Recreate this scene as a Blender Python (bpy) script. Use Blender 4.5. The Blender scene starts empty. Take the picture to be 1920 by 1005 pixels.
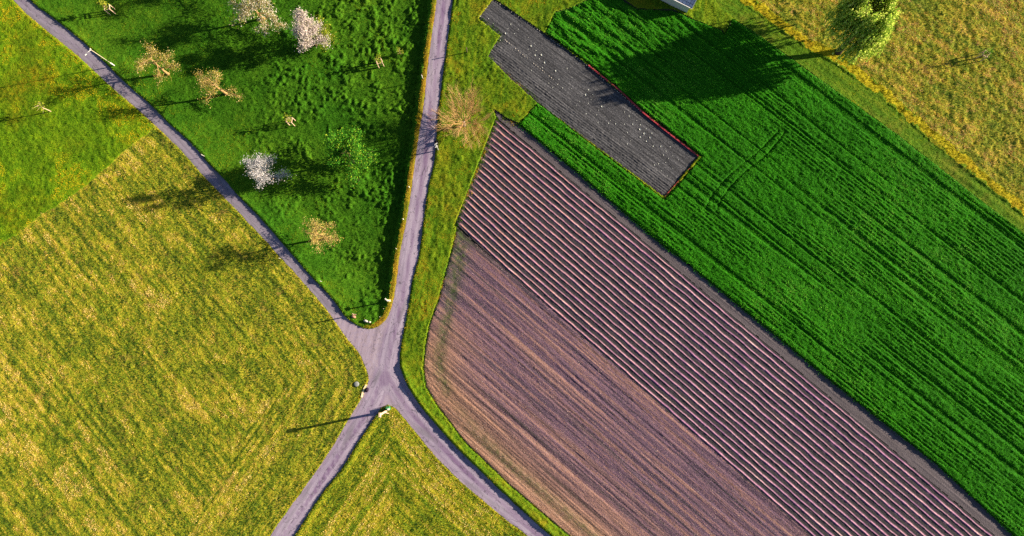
import bpy, math, random
import numpy as np
from mathutils import Vector, Matrix
from mathutils.geometry import delaunay_2d_cdt

random.seed(7)
RNG = np.random.default_rng(11)
scene = bpy.context.scene
COL = scene.collection

# ------------------------------------------------------------------ camera model (photo chart -> ground metres)
F = 1280.0                      # focal length in photo pixels (1920 wide)
TILT = math.radians(5.47)
HC = 115.6                      # flying height
cT, sT = math.cos(TILT), math.sin(TILT)

def at(u, v, z=0.0):
    x, y = (u - 960) / F, -(v - 502.5) / F
    yy = y * cT + sT
    zz = y * sT - cT
    k = (HC - z) / -zz
    return (x * k, yy * k)

def atn(uv):
    return np.array([at(u, v) for u, v in uv], float)

def to_px(X, Y):
    # inverse for z = 0
    yc = Y * cT - HC * sT
    zc = -Y * sT - HC * cT
    return 960 + F * X / -zc, 502.5 - F * yc / -zc

# ------------------------------------------------------------------ numpy helpers
def _h(ix, iy, seed):
    h = (ix.astype(np.int64) * 374761393 + iy.astype(np.int64) * 668265263 + seed * 974711) & 0xffffffff
    h = ((h ^ (h >> 13)) * 1274126177) & 0xffffffff
    h = (h ^ (h >> 16)) & 0xffffffff
    return h / 4294967295.0

def vn(x, y, seed=0):
    x = np.asarray(x, float); y = np.asarray(y, float)
    ix, iy = np.floor(x), np.floor(y)
    fx, fy = x - ix, y - iy
    fx = fx * fx * (3 - 2 * fx); fy = fy * fy * (3 - 2 * fy)
    a = _h(ix, iy, seed); b = _h(ix + 1, iy, seed); c = _h(ix, iy + 1, seed); d = _h(ix + 1, iy + 1, seed)
    return (a + (b - a) * fx) * (1 - fy) + (c + (d - c) * fx) * fy

def fbm(x, y, seed=0, o=3):
    s, a, t = 0, 1.0, 0
    for i in range(o):
        s = s + a * vn(x * 2 ** i + 17.3 * i, y * 2 ** i - 9.1 * i, seed + i); t += a; a *= .5
    return s / t

def sst(a, b, x):
    t = np.clip((x - a) / (b - a), 0, 1)
    return t * t * (3 - 2 * t)

def inpoly(X, Y, P):
    r = np.zeros(X.shape, bool)
    n = len(P)
    for i in range(n):
        x0, y0 = P[i]; x1, y1 = P[(i + 1) % n]
        if y0 == y1: continue
        c = ((y0 > Y) != (y1 > Y))
        r ^= c & (X < (x1 - x0) * (Y - y0) / (y1 - y0) + x0)
    return r

def dline(X, Y, P, closed=False):
    d = np.full(X.shape, 1e18)
    n = len(P)
    for i in range(n if closed else n - 1):
        x0, y0 = P[i]; x1, y1 = P[(i + 1) % n]
        dx, dy = x1 - x0, y1 - y0
        L = dx * dx + dy * dy + 1e-12
        t = np.clip(((X - x0) * dx + (Y - y0) * dy) / L, 0, 1)
        d = np.minimum(d, (X - x0 - t * dx) ** 2 + (Y - y0 - t * dy) ** 2)
    return np.sqrt(d)

def smooth(P, step=0.8):
    P = np.asarray(P, float)
    out = []
    for i in range(len(P) - 1):
        p0 = P[max(i - 1, 0)]; p1 = P[i]; p2 = P[i + 1]; p3 = P[min(i + 2, len(P) - 1)]
        n = max(1, int(np.linalg.norm(p2 - p1) / step))
        for k in range(n):
            t = k / n
            out.append(.5 * ((2 * p1) + (p2 - p0) * t + (2 * p0 - 5 * p1 + 4 * p2 - p3) * t * t + (3 * p1 - p0 - 3 * p2 + p3) * t ** 3))
    out.append(P[-1])
    return np.array(out)

# ------------------------------------------------------------------ object helpers
def tag(o, label=None, cat=None, group=None, kind=None):
    if label: o['label'] = label
    if cat: o['category'] = cat
    if group: o['group'] = group
    if kind: o['kind'] = kind
    return o

def empty(name, loc, label, cat, group=None):
    o = bpy.data.objects.new(name, None); COL.objects.link(o)
    o.empty_display_size = .3
    o.location = loc
    return tag(o, label, cat, group)

def raw_mesh(name, V, faces, mat=None, parent=None, attrs=None, smooth_=False):
    """V (n,3) array, faces (m,k) int array of one face size, or a list of arrays"""
    me = bpy.data.meshes.new(name)
    V = np.asarray(V, np.float32)
    fl = faces if isinstance(faces, list) else [faces]
    fl = [np.asarray(f, np.int32) for f in fl if len(f)]
    loops = np.concatenate([f.ravel() for f in fl])
    tot = np.concatenate([np.full(len(f), f.shape[1], np.int32) for f in fl])
    start = np.concatenate([[0], np.cumsum(tot)[:-1]]).astype(np.int32)
    me.vertices.add(len(V)); me.vertices.foreach_set('co', V.ravel())
    me.loops.add(len(loops)); me.loops.foreach_set('vertex_index', loops)
    me.polygons.add(len(tot)); me.polygons.foreach_set('loop_start', start)
    me.polygons.foreach_set('use_smooth', np.full(len(tot), smooth_, bool))
    for k, a in (attrs or {}).items():
        a = np.asarray(a, np.float32)
        if a.ndim == 1:
            at_ = me.attributes.new(k, 'FLOAT', 'POINT'); at_.data.foreach_set('value', a)
        else:
            at_ = me.attributes.new(k, 'FLOAT_VECTOR', 'POINT'); at_.data.foreach_set('vector', a.ravel())
    me.update(calc_edges=True)
    me.validate()
    o = bpy.data.objects.new(name, me); COL.objects.link(o)
    if mat: me.materials.append(mat)
    if parent: o.parent = parent
    return o

class MB:
    def __init__(s): s.v = []; s.q = []; s.t = []; s.n = 0
    def add(s, V, quads=(), tris=()):
        for f in quads: s.q.append([i + s.n for i in f])
        for f in tris: s.t.append([i + s.n for i in f])
        s.v.extend([tuple(p) for p in V]); s.n += len(V)
    def box(s, c, size, rz=0, rot=None, taper=1.0):
        hx, hy, hz = size[0] / 2, size[1] / 2, size[2] / 2
        R = rot or Matrix.Rotation(rz, 3, 'Z')
        V = []
        for sz in (-1, 1):
            k = 1 if sz < 0 else taper
            for sx, sy in ((-1, -1), (1, -1), (1, 1), (-1, 1)):
                V.append(Vector(c) + R @ Vector((sx * hx * k, sy * hy * k, sz * hz)))
        s.add(V, [(3, 2, 1, 0), (4, 5, 6, 7), (0, 1, 5, 4), (1, 2, 6, 5), (2, 3, 7, 6), (3, 0, 4, 7)])
    def tube(s, P, R, n=6, cap=True):
        P = [Vector(p) for p in P]
        rings = []
        for i, p in enumerate(P):
            d = (P[min(i + 1, len(P) - 1)] - P[max(i - 1, 0)])
            d = d.normalized() if d.length > 1e-6 else Vector((0, 0, 1))
            a = d.orthogonal().normalized() if i == 0 else (a - d * a.dot(d)).normalized()
            b = d.cross(a)
            rings.append([p + (a * math.cos(2 * math.pi * k / n) + b * math.sin(2 * math.pi * k / n)) * R[i] for k in range(n)])
        V = [q for r in rings for q in r]
        Q = [(i * n + k, i * n + (k + 1) % n, (i + 1) * n + (k + 1) % n, (i + 1) * n + k) for i in range(len(P) - 1) for k in range(n)]
        T = []
        if cap:
            V.append(P[0]); V.append(P[-1]); m = len(V)
            for k in range(n):
                T.append((m - 2, (k + 1) % n, k)); T.append((m - 1, (len(P) - 1) * n + k, (len(P) - 1) * n + (k + 1) % n))
        s.add(V, Q, T)
    def blob(s, c, r, seed=0, sub=(8, 6), rough=.25):
        rr = random.Random(seed)
        nu, nv = sub
        V = [(c[0], c[1], c[2] - r[2])]
        for j in range(1, nv):
            th = -math.pi / 2 + math.pi * j / nv
            for i in range(nu):
                ph = 2 * math.pi * i / nu
                k = 1 + rr.uniform(-rough, rough)
                V.append((c[0] + r[0] * k * math.cos(th) * math.cos(ph), c[1] + r[1] * k * math.cos(th) * math.sin(ph), c[2] + r[2] * k * math.sin(th)))
        V.append((c[0], c[1], c[2] + r[2]))
        Q = [(1 + j * nu + i, 1 + j * nu + (i + 1) % nu, 1 + (j + 1) * nu + (i + 1) % nu, 1 + (j + 1) * nu + i) for j in range(nv - 2) for i in range(nu)]
        T = [(0, 1 + (i + 1) % nu, 1 + i) for i in range(nu)] + [(len(V) - 1, 1 + (nv - 2) * nu + i, 1 + (nv - 2) * nu + (i + 1) % nu) for i in range(nu)]
        s.add(V, Q, T)
    def build(s, name, mat, parent=None, sm=False):
        return raw_mesh(name, np.array(s.v), [np.array(s.q, np.int32).reshape(-1, 4), np.array(s.t, np.int32).reshape(-1, 3)], mat, parent, None, sm)

# ------------------------------------------------------------------ materials
class NT:
    def __init__(s, name):
        s.m = bpy.data.materials.new(name); s.m.use_nodes = True
        s.t = s.m.node_tree; s.n = s.t.nodes; s.l = s.t.links
        s.p = s.n['Principled BSDF']; s.p.inputs['Roughness'].default_value = .85
        s.p.inputs['Specular IOR Level'].default_value = .04
    def node(s, ty, **kw):
        n = s.n.new(ty)
        for k, v in kw.items(): setattr(n, k, v)
        return n
    def pos(s): return s.node('ShaderNodeTexCoord').outputs['Object']
    def attr(s, name, out='Vector'):
        return s.node('ShaderNodeAttribute', attribute_name=name).outputs[out]
    def mapped(s, vec, scale, rot=0):
        m = s.node('ShaderNodeMapping'); s.l.new(vec, m.inputs['Vector'])
        m.inputs['Scale'].default_value = scale; m.inputs['Rotation'].default_value[2] = rot
        return m.outputs[0]
    def noise(s, vec, scale, detail=3, rough=.6, gain=1.0, off=0.0):
        n = s.node('ShaderNodeTexNoise'); s.l.new(vec, n.inputs['Vector'])
        n.inputs['Scale'].default_value = scale; n.inputs['Detail'].default_value = detail; n.inputs['Roughness'].default_value = rough
        return s.lin(n.outputs[0], gain, .5 - .5 * gain + off) if (gain != 1 or off) else n.outputs[0]
    def lin(s, x, a, b, clamp=True):
        m = s.node('ShaderNodeMath', operation='MULTIPLY_ADD', use_clamp=clamp)
        s.l.new(x, m.inputs[0]); m.inputs[1].default_value = a; m.inputs[2].default_value = b
        return m.outputs[0]
    def math(s, op, a, b, clamp=False):
        m = s.node('ShaderNodeMath', operation=op, use_clamp=clamp)
        for i, v in enumerate((a, b)):
            if isinstance(v, (int, float)): m.inputs[i].default_value = v
            else: s.l.new(v, m.inputs[i])
        return m.outputs[0]
    def ramp(s, fac, stops):
        r = s.node('ShaderNodeValToRGB'); s.l.new(fac, r.inputs[0])
        e = r.color_ramp.elements
        while len(e) < len(stops): e.new(.5)
        for k, (p, c) in enumerate(stops):
            e[k].position = p; e[k].color = (*c, 1)
        return r.outputs[0]
    def mix(s, fac, a, b, mode='MIX'):
        m = s.node('ShaderNodeMix', data_type='RGBA', blend_type=mode)
        if isinstance(fac, (int, float)): m.inputs[0].default_value = fac
        else: s.l.new(fac, m.inputs[0])
        for i, v in ((6, a), (7, b)):
            if isinstance(v, tuple): m.inputs[i].default_value = (*v, 1)
            else: s.l.new(v, m.inputs[i])
        return m.outputs[2]
    def bump(s, h, strength=.5, dist=.05):
        b = s.node('ShaderNodeBump'); b.inputs['Strength'].default_value = strength; b.inputs['Distance'].default_value = dist
        s.l.new(h, b.inputs['Height']); s.l.new(b.outputs[0], s.p.inputs['Normal'])
    def done(s, col, transl=0.0):
        if isinstance(col, tuple): s.p.inputs['Base Color'].default_value = (*col, 1)
        else: s.l.new(col, s.p.inputs['Base Color'])
        if transl:
            tr = s.node('ShaderNodeBsdfTranslucent'); mx = s.node('ShaderNodeMixShader'); mx.inputs[0].default_value = transl
            if isinstance(col, tuple): tr.inputs[0].default_value = (*col, 1)
            else: s.l.new(col, tr.inputs[0])
            s.l.new(s.p.outputs[0], mx.inputs[1]); s.l.new(tr.outputs[0], mx.inputs[2])
            out = [n for n in s.n if n.type == 'OUTPUT_MATERIAL'][0]
            s.l.new(mx.outputs[0], out.inputs[0])
        return s.m

def simple(name, col, var=.25, scale=6, rough=.7):
    t = NT(name); t.p.inputs['Roughness'].default_value = rough
    f = t.noise(t.pos(), scale, 4, .6, 2.0)
    d = tuple(c * (1 - var) for c in col); b = tuple(min(1, c * (1 + var)) for c in col)
    return t.done(t.ramp(f, [(0, d), (1, b)]))

def field_mat(name, stops, patch, pfac=(.06, 3.0, -.2), streak=(.12, 2.2, 3.0), fine=5.0, w=(.45, .35, .2), bump=.4):
    """stops: ramp over streak+fine; patch: second ramp mixed in by broad noise"""
    t = NT(name)
    P = t.pos(); Fl = t.attr('flow')
    st = t.noise(t.mapped(Fl, (streak[0], streak[1], 1)), 1.0, 4, .6, streak[2])
    fi = t.noise(P, fine, 3, .65, 2.6)
    br = t.noise(P, .22, 4, .6, 2.4)
    f = t.math('ADD', t.math('ADD', t.math('MULTIPLY', st, w[0]), t.math('MULTIPLY', fi, w[1])), t.math('MULTIPLY', br, w[2]), True)
    c1 = t.ramp(f, stops)
    c2 = t.ramp(t.noise(P, 1.1, 4, .7, 2.2), patch)
    pf = t.noise(P, pfac[0], 3, .6, pfac[1], pfac[2])
    if bump: t.bump(fi, bump, .08)
    return t.done(t.mix(pf, c1, c2))

def blade_mat(name, stops, transl=.25):
    t = NT(name)
    return t.done(t.ramp(t.attr('tint', 'Fac'), stops), transl)

M = {}
M['orchard'] = field_mat('orchard_turf', [(0, (.010, .045, .002)), (.45, (.022, .09, .004)), (.75, (.045, .14, .006)), (1, (.10, .19, .01))],
                         [(0, (.03, .10, .004)), (1, (.09, .17, .008))], streak=(.5, .5, 1.6))
M['meadow'] = field_mat('meadow_turf', [(0, (.02, .06, .002)), (.35, (.06, .14, .004)), (.7, (.13, .21, .006)), (1, (.26, .24, .008))],
                        [(0, (.05, .055, .004)), (.5, (.14, .13, .005)), (1, (.28, .19, .006))], pfac=(.10, 4, -.5), streak=(.4, .8, 1.8), fine=4)
M['mown'] = field_mat('mown_turf', [(0, (.03, .045, .010)), (.25, (.08, .12, .010)), (.48, (.20, .22, .014)), (.7, (.36, .30, .025)), (.88, (.46, .32, .07)), (1, (.6, .46, .18))],
                      [(0, (.03, .06, .010)), (.35, (.09, .13, .008)), (.6, (.20, .12, .03)), (1, (.34, .2, .06))], pfac=(.35, 4, -.6), streak=(.05, 1.5, 3.6), fine=3.2, w=(.40, .36, .24))
M['tri'] = field_mat('hay_turf', [(0, (.025, .055, .006)), (.3, (.08, .14, .008)), (.55, (.21, .23, .012)), (.8, (.38, .30, .024)), (1, (.5, .36, .08))],
                     [(0, (.05, .11, .006)), (.6, (.13, .15, .008)), (1, (.3, .18, .02))], pfac=(.25, 4, -.5), streak=(.06, 1.6, 3.8), fine=3.2, w=(.42, .36, .22))
M['verge'] = field_mat('verge_turf', [(0, (.02, .05, .003)), (.4, (.06, .13, .005)), (.75, (.14, .19, .007)), (1, (.28, .22, .01))],
                       [(0, (.08, .13, .005)), (.5, (.2, .17, .008)), (1, (.34, .18, .015))], pfac=(.12, 4, -.55), streak=(.12, 1.2, 2.6))
M['bank'] = field_mat('bank_turf', [(0, (.06, .06, .005)), (.5, (.18, .11, .01)), (1, (.36, .19, .02))],
                      [(0, (.05, .10, .005)), (1, (.12, .14, .008))], pfac=(.3, 3, -.1))
M['pasture'] = field_mat('pasture_turf', [(0, (.03, .06, .010)), (.28, (.08, .13, .012)), (.55, (.22, .22, .018)), (.76, (.40, .27, .04)), (1, (.52, .30, .14))],
                         [(0, (.035, .11, .012)), (.45, (.13, .17, .016)), (.7, (.32, .16, .06)), (1, (.45, .22, .11))], pfac=(.4, 4, -.5), streak=(.12, .7, 2.6), fine=3)
M['strip'] = field_mat('track_turf', [(0, (.03, .08, .005)), (.5, (.07, .15, .008)), (1, (.17, .2, .014))],
                       [(0, (.09, .10, .016)), (1, (.22, .16, .02))], pfac=(.15, 4, -.6), streak=(.06, 1.3, 3.0))
M['yellow'] = field_mat('dry_turf', [(0, (.12, .13, .006)), (.5, (.34, .30, .01)), (1, (.5, .38, .02))],
                        [(0, (.12, .17, .006)), (1, (.42, .24, .012))], pfac=(.3, 4, -.4))
M['soil'] = field_mat('verge_soil', [(0, (.02, .02, .018)), (1, (.06, .055, .05))], [(0, (.03, .04, .01)), (1, (.05, .05, .03))])
M['crop'] = field_mat('crop_canopy', [(0, (.005, .035, .001)), (.45, (.014, .10, .003)), (1, (.03, .18, .005))],
                      [(0, (.009, .07, .003)), (1, (.022, .12, .006))], streak=(.2, 1.1, 2))
M['track'] = field_mat('dark_track_soil', [(0, (.045, .04, .046)), (.6, (.095, .082, .092)), (1, (.18, .155, .175))],
                       [(0, (.06, .054, .06)), (1, (.10, .088, .10))], streak=(.03, 3, 3.4))
M['far'] = field_mat('far_turf', [(0, (.04, .07, .006)), (.5, (.10, .12, .01)), (1, (.18, .16, .02))], [(0, (.05, .1, .008)), (1, (.18, .14, .02))], bump=0)

# ploughed ridges: pinkish dry crests, sunlit face and purple shade painted in, over dark moist soil ('crest' stored along the rows)
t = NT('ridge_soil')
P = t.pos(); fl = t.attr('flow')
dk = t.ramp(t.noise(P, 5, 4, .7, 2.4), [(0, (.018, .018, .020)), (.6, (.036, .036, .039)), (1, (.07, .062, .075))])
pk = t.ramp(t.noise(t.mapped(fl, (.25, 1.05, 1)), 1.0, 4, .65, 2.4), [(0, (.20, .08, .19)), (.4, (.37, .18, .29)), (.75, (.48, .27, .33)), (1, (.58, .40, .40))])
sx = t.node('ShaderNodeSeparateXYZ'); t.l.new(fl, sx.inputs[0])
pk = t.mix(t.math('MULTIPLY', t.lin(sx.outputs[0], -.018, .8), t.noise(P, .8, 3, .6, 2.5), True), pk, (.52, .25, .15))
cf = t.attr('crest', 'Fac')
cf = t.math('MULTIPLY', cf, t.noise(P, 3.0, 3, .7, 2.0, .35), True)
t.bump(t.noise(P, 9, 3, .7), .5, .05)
dk = t.mix(t.math('MULTIPLY', t.attr('flank', 'Fac'), t.noise(P, 2.2, 3, .7, 2.2, .2), True), dk, (.15, .06, .16))  # purple shade beside the ridges, painted into the soil colour
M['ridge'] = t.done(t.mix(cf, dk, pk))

t = NT('stubble_soil')
P = t.pos(); fl = t.attr('flow')
a = t.noise(t.mapped(fl, (.018, 1.2, 1)), 1.0, 6, .78, 4.0)
b = t.noise(P, 5.5, 4, .7, 2.6)
f = t.math('ADD', t.math('MULTIPLY', a, .58), t.math('MULTIPLY', b, .42), True)
c1 = t.ramp(f, [(0, (.016, .018, .018)), (.28, (.038, .033, .040)), (.42, (.085, .054, .088)), (.58, (.145, .088, .122)), (.72, (.21, .11, .07)), (.86, (.21, .135, .16)), (1, (.40, .28, .27))])
c2 = t.ramp(f, [(0, (.028, .026, .024)), (.32, (.10, .062, .048)), (.62, (.27, .15, .105)), (1, (.48, .3, .22))])
edge = t.math('ADD', t.attr('edge', 'Fac'), t.noise(t.mapped(fl, (.02, .5, 1)), 1.0, 3, .6, 2.4, -.5), True)
c = t.mix(edge, c1, c2)
gr = t.math('MULTIPLY', t.attr('green', 'Fac'), t.noise(P, 1.2, 4, .7, 2.6, .1), True)
c = t.mix(gr, c, (.045, .07, .022))
t.bump(b, .6, .06)
M['stubble'] = t.done(c)

t = NT('bed_soil')
P = t.pos(); fl = t.attr('flow')
f = t.math('ADD', t.math('MULTIPLY', t.noise(t.mapped(fl, (.15, 2.6, 1)), 1, 4, .7, 2.6), .5), t.math('MULTIPLY', t.noise(P, 6, 4, .75, 3), .5), True)
t.bump(t.noise(P, 6, 3, .7), .8, .08)
M['bed'] = t.done(t.ramp(f, [(0, (.012, .012, .014)), (.4, (.036, .037, .042)), (.7, (.08, .081, .09)), (1, (.22, .22, .23))]))

def road_mat(name, cols, wheel):
    t = NT(name)
    P = t.pos(); fl = t.attr('flow')      # flow = (along, across, 0)
    st = t.noise(t.mapped(fl, (.05, 1.6, 1)), 1, 4, .65, 3.2)
    fi = t.noise(P, 7, 4, .7, 2.8)
    br = t.noise(P, .25, 4, .6, 2.8)
    f = t.math('ADD', t.math('ADD', t.math('MULTIPLY', st, .45), t.math('MULTIPLY', fi, .25)), t.math('MULTIPLY', br, .3), True)
    c = t.ramp(f, cols)
    ac = t.attr('across', 'Fac')
    wf = t.ramp(ac, [(0, (1, 1, 1)), (.16, (.9, .9, .9)), (.34, (.1, .1, .1)), (.62, (0, 0, 0)), (.82, (.45, .45, .45)), (1, (.2, .2, .2))])
    wf2 = t.node('ShaderNodeRGBToBW'); t.l.new(wf, wf2.inputs[0])
    c = t.mix(t.math('MULTIPLY', wf2.outputs[0], t.noise(t.mapped(fl, (.08, .6, 1)), 1, 3, .6, 2, .1), True), c, wheel)
    cr = t.noise(t.mapped(fl, (.35, .9, 1)), 1, 2, .5)
    crack = t.math('LESS_THAN', t.math('ABSOLUTE', t.math('SUBTRACT', cr, .5), 0), .008)
    c = t.mix(t.math('MULTIPLY', crack, .6), c, (.05, .045, .06))
    # tar patches, mud carried from the fields and a bleached gravelly rim
    pt = t.noise(t.mapped(fl, (.12, .5, 1)), 1, 1, .4, 9, -1.6)
    c = t.mix(t.math('MULTIPLY', pt, .55), c, (.12, .11, .13))
    mud = t.math('MULTIPLY', t.noise(P, .16, 2, .5, 5, -1.2), t.noise(P, 2.2, 4, .75, 4, -.4), True)
    c = t.mix(t.math('MULTIPLY', mud, .5), c, (.16, .11, .08))
    rim = t.math('MULTIPLY', t.lin(ac, 5, -4.1), t.noise(P, 1.8, 3, .7, 3), True)
    c = t.mix(t.math('MULTIPLY', rim, .55), c, (.30, .23, .24))
    t.bump(fi, .25, .02)
    return t.done(c)
M['road'] = road_mat('worn_asphalt', [(0, (.13, .11, .15)), (.4, (.24, .20, .27)), (.7, (.31, .265, .34)), (1, (.42, .38, .44))], (.13, .078, .16))
M['path'] = road_mat('path_asphalt', [(0, (.12, .108, .135)), (.45, (.185, .165, .205)), (.8, (.25, .22, .28)), (1, (.44, .40, .48))], (.15, .125, .175))

M['blade_crop'] = blade_mat('crop_leaves', [(0, (.014, .11, .003)), (.35, (.042, .25, .006)), (.7, (.09, .40, .014)), (1, (.26, .52, .07))], .3)
M['blade_orchard'] = blade_mat('orchard_grass', [(0, (.008, .04, .002)), (.35, (.021, .085, .004)), (.68, (.05, .155, .007)), (1, (.20, .27, .012))], .3)
M['blade_meadow'] = blade_mat('meadow_grass', [(0, (.04, .10, .004)), (.3, (.12, .27, .006)), (.62, (.30, .39, .010)), (1, (.62, .44, .015))], .3)
M['blade_hay'] = blade_mat('hay_stubble', [(0, (.022, .05, .010)), (.24, (.07, .15, .010)), (.44, (.19, .23, .014)), (.64, (.38, .32, .025)), (.82, (.47, .32, .055)), (1, (.64, .48, .17))], .15)
M['blade_pasture'] = blade_mat('pasture_grass', [(0, (.03, .085, .012)), (.3, (.11, .19, .016)), (.55, (.28, .28, .022)), (.76, (.48, .33, .035)), (.9, (.52, .27, .08)), (1, (.72, .48, .2))], .15)
M['blade_verge'] = blade_mat('verge_grass', [(0, (.02, .07, .003)), (.45, (.075, .16, .005)), (.75, (.18, .22, .008)), (1, (.42, .26, .015))], .3)
M['blade_dry'] = blade_mat('dry_grass', [(0, (.1, .13, .006)), (.5, (.34, .28, .012)), (1, (.55, .36, .03))], .3)
M['purple'] = blade_mat('purple_flowers', [(0, (.05, .07, .04)), (.4, (.16, .09, .2)), (1, (.3, .16, .36))], .2)

M['bark'] = simple('bark', (.11, .075, .05), .4, 8)
M['bark_tan'] = simple('pale_bark', (.30, .19, .08), .4, 8)
M['bark_dark'] = simple('dark_bark', (.05, .04, .03), .4, 8)
M['wood'] = simple('stake_wood', (.5, .36, .24), .25, 8)
M['wood_dark'] = simple('weathered_wood', (.16, .10, .08), .3, 8)
M['white'] = simple('white_paint', (.6, .58, .53), .06, 4, .5)
M['cream'] = simple('cream_pole', (.52, .46, .32), .08, 4, .5)
M['steel'] = simple('galvanised_steel', (.5, .5, .5), .15, 4, .4)
M['black'] = simple('black_plastic', (.012, .012, .014), .3, 5, .5)
M['green_paint'] = simple('green_paint', (.04, .2, .08), .2, 5, .5)
M['stone_red'] = simple('reddish_stone', (.36, .18, .12), .3, 6)
M['stone_pale'] = simple('pale_stone', (.46, .42, .36), .2, 6)
M['stone_dark'] = simple('dark_stone', (.022, .014, .026), .4, 6)
M['concrete'] = simple('concrete', (.2, .21, .2), .25, 5)
M['red_edge'] = simple('red_edging', (.36, .05, .06), .35, 3)
M['seedling'] = simple('seedling_leaf', (.5, .52, .48), .2, 8)
M['kerb'] = simple('pale_kerb', (.7, .58, .36), .2, 5)

def leafmat(name, stops, tr=.3): return blade_mat(name, stops, tr)
M['lf_white'] = leafmat('white_blossom', [(0, (.42, .36, .36)), (.4, (.62, .52, .5)), (.8, (.76, .68, .62)), (1, (.6, .5, .2))])
M['lf_mixed'] = leafmat('white_and_gold_blossom', [(0, (.12, .16, .03)), (.35, (.34, .30, .08)), (.6, (.46, .40, .28)), (1, (.7, .66, .58))])
M['lf_pink'] = leafmat('pink_white_blossom', [(0, (.36, .30, .30)), (.4, (.55, .46, .44)), (.8, (.66, .6, .54)), (1, (.36, .34, .08))])
M['lf_tan'] = leafmat('tan_young_leaves', [(0, (.07, .09, .012)), (.35, (.24, .20, .03)), (.7, (.42, .32, .06)), (1, (.66, .54, .28))])
M['lf_gold'] = leafmat('gold_young_leaves', [(0, (.22, .17, .03)), (.5, (.44, .33, .08)), (1, (.6, .48, .2))])
M['lf_grey'] = leafmat('silver_blossom', [(0, (.2, .2, .22)), (.5, (.42, .41, .43)), (.9, (.62, .59, .6)), (1, (.5, .36, .22))])
M['lf_green'] = leafmat('fresh_green_leaves', [(0, (.02, .09, .008)), (.45, (.05, .2, .015)), (.8, (.13, .28, .02)), (1, (.35, .36, .03))])
M['lf_fresh'] = leafmat('light_green_leaves', [(0, (.02, .10, .008)), (.45, (.05, .21, .014)), (.85, (.11, .29, .018)), (1, (.34, .40, .03))])
M['lf_lime'] = leafmat('yellow_green_leaves', [(0, (.08, .14, .01)), (.5, (.22, .28, .02)), (1, (.45, .42, .05))])
M['lf_willow'] = leafmat('willow_leaves', [(0, (.09, .19, .02)), (.4, (.27, .42, .045)), (.75, (.5, .6, .08)), (1, (.7, .72, .2))], .45)
M['tw_bare'] = simple('bare_twigs', (.46, .28, .12), .35, 8)

# ------------------------------------------------------------------ the chart of the place (photo pixels on the ground plane)
PL = [(-130, -150), (24, 0), (50, 26), (87, 57), (140, 100), (175, 132), (207, 162), (246, 195), (277, 222), (309, 252), (340, 282), (365, 311), (382, 330), (412, 362), (447, 397), (472, 425), (497, 450), (515, 471), (565, 525), (612, 580)]
JL = [(612, 580), (630, 605), (655, 640), (672, 660), (687, 692), (691, 713), (684, 732), (673, 755), (649, 794), (622, 840), (592, 885), (540, 957), (506, 1005), (425, 1120)]
LLR = [(472, 1120), (552, 1005), (577, 966), (607, 921), (643, 876), (673, 827), (703, 782), (716, 764)]
APX = [(716, 764), (727, 758), (740, 764)]
LRL = [(740, 764), (761, 788), (806, 843), (848, 888), (903, 936), (963, 985), (990, 1005), (1130, 1120)]
LRR = [(1170, 1120), (1033, 1005), (963, 942), (903, 885), (857, 840), (821, 800), (791, 764), (766, 726), (751, 690)]
MR = [(751, 690), (750, 660), (759, 610), (768, 560), (775, 520), (786, 475), (796, 400), (803, 350), (814, 305), (819, 250), (823, 200), (836, 100), (849, 0), (868, -150)]
ML = [(838, -150), (819, 0), (805, 100), (795, 190), (786, 250), (778, 305), (769, 370), (764, 405), (750, 475), (741, 545), (733, 580), (723, 601)]
OA = [(723, 601), (708, 613), (690, 617), (673, 612), (660, 604)]
PR = [(660, 604), (647, 593), (625, 562), (590, 525), (540, 468), (512, 435), (482, 402), (450, 370), (422, 337), (394, 309), (365, 275), (335, 247), (315, 230), (287, 200), (252, 170), (220, 140), (195, 115), (160, 82), (120, 49), (85, 22), (57, 0), (-90, -150)]
W = {k: smooth(atn(v)) for k, v in dict(PL=PL, JL=JL, LLR=LLR, APX=APX, LRL=LRL, LRR=LRR, MR=MR, ML=ML, OA=OA, PR=PR).items()}
def cat_(*ks): return np.concatenate([W[k] for k in ks])
ROAD = cat_('PL', 'JL', 'LLR', 'APX', 'LRL', 'LRR', 'MR', 'ML', 'OA', 'PR')
ORCH = cat_('ML', 'OA', 'PR')
TRI = cat_('LLR', 'APX', 'LRL')
LEFT = np.concatenate([W['PL'], W['JL'], atn([(-220, 1150), (-220, -160)])])
MOWN = np.concatenate([atn([(290, 238), (150, 356), (0, 461), (-220, 620), (-220, 1200), (425, 1120)]), W['JL'][::-1], W['PL'][::-1][:int(len(W['PL']) * .62)]])
BED = atn([(925, -2), (1020, 63), (1100, 122), (1210, 215), (1309, 294), (1245, 369), (1120, 276), (1005, 190), (960, 150), (915, 105), (938, 68), (897, 35)])
CROP = atn([(1022, 62), (1040, 24), (1075, 14), (1100, 0), (1160, -5), (1195, 18), (1262, 20), (1305, 40), (1352, 58), (1358, 66), (1372, 36), (1400, 52), (1475, 105), (1680, 252), (1920, 440), (2090, 572), (2090, 1165), (1902, 1005), (1752, 867), (1610, 755), (1568, 722), (1300, 503), (1225, 445), (1090, 330), (973, 233), (1008, 193), (1120, 280), (1246, 375), (1315, 294), (1212, 213), (1103, 119)])
RA, RB = np.array([930, 221.]), np.array([852, 423.])      # ridge field: upper-left and lower-left corners
RAd, RBd = np.array([1100, 1100 * .838]), np.array([1100, 1100 * .873])
RIDGE = atn([RA, RA + RAd, RB + RBd, RB])
STUB = atn([(856, 428), (846, 470), (835, 510), (822, 560), (804, 610), (797, 650), (793, 690), (798, 725), (820, 762), (872, 830), (951, 906), (1038, 981), (1085, 1020), (1200, 1130), RB + RBd * .84 + np.array([0, -1.5]), RB + np.array([0, -1.5])])
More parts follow.
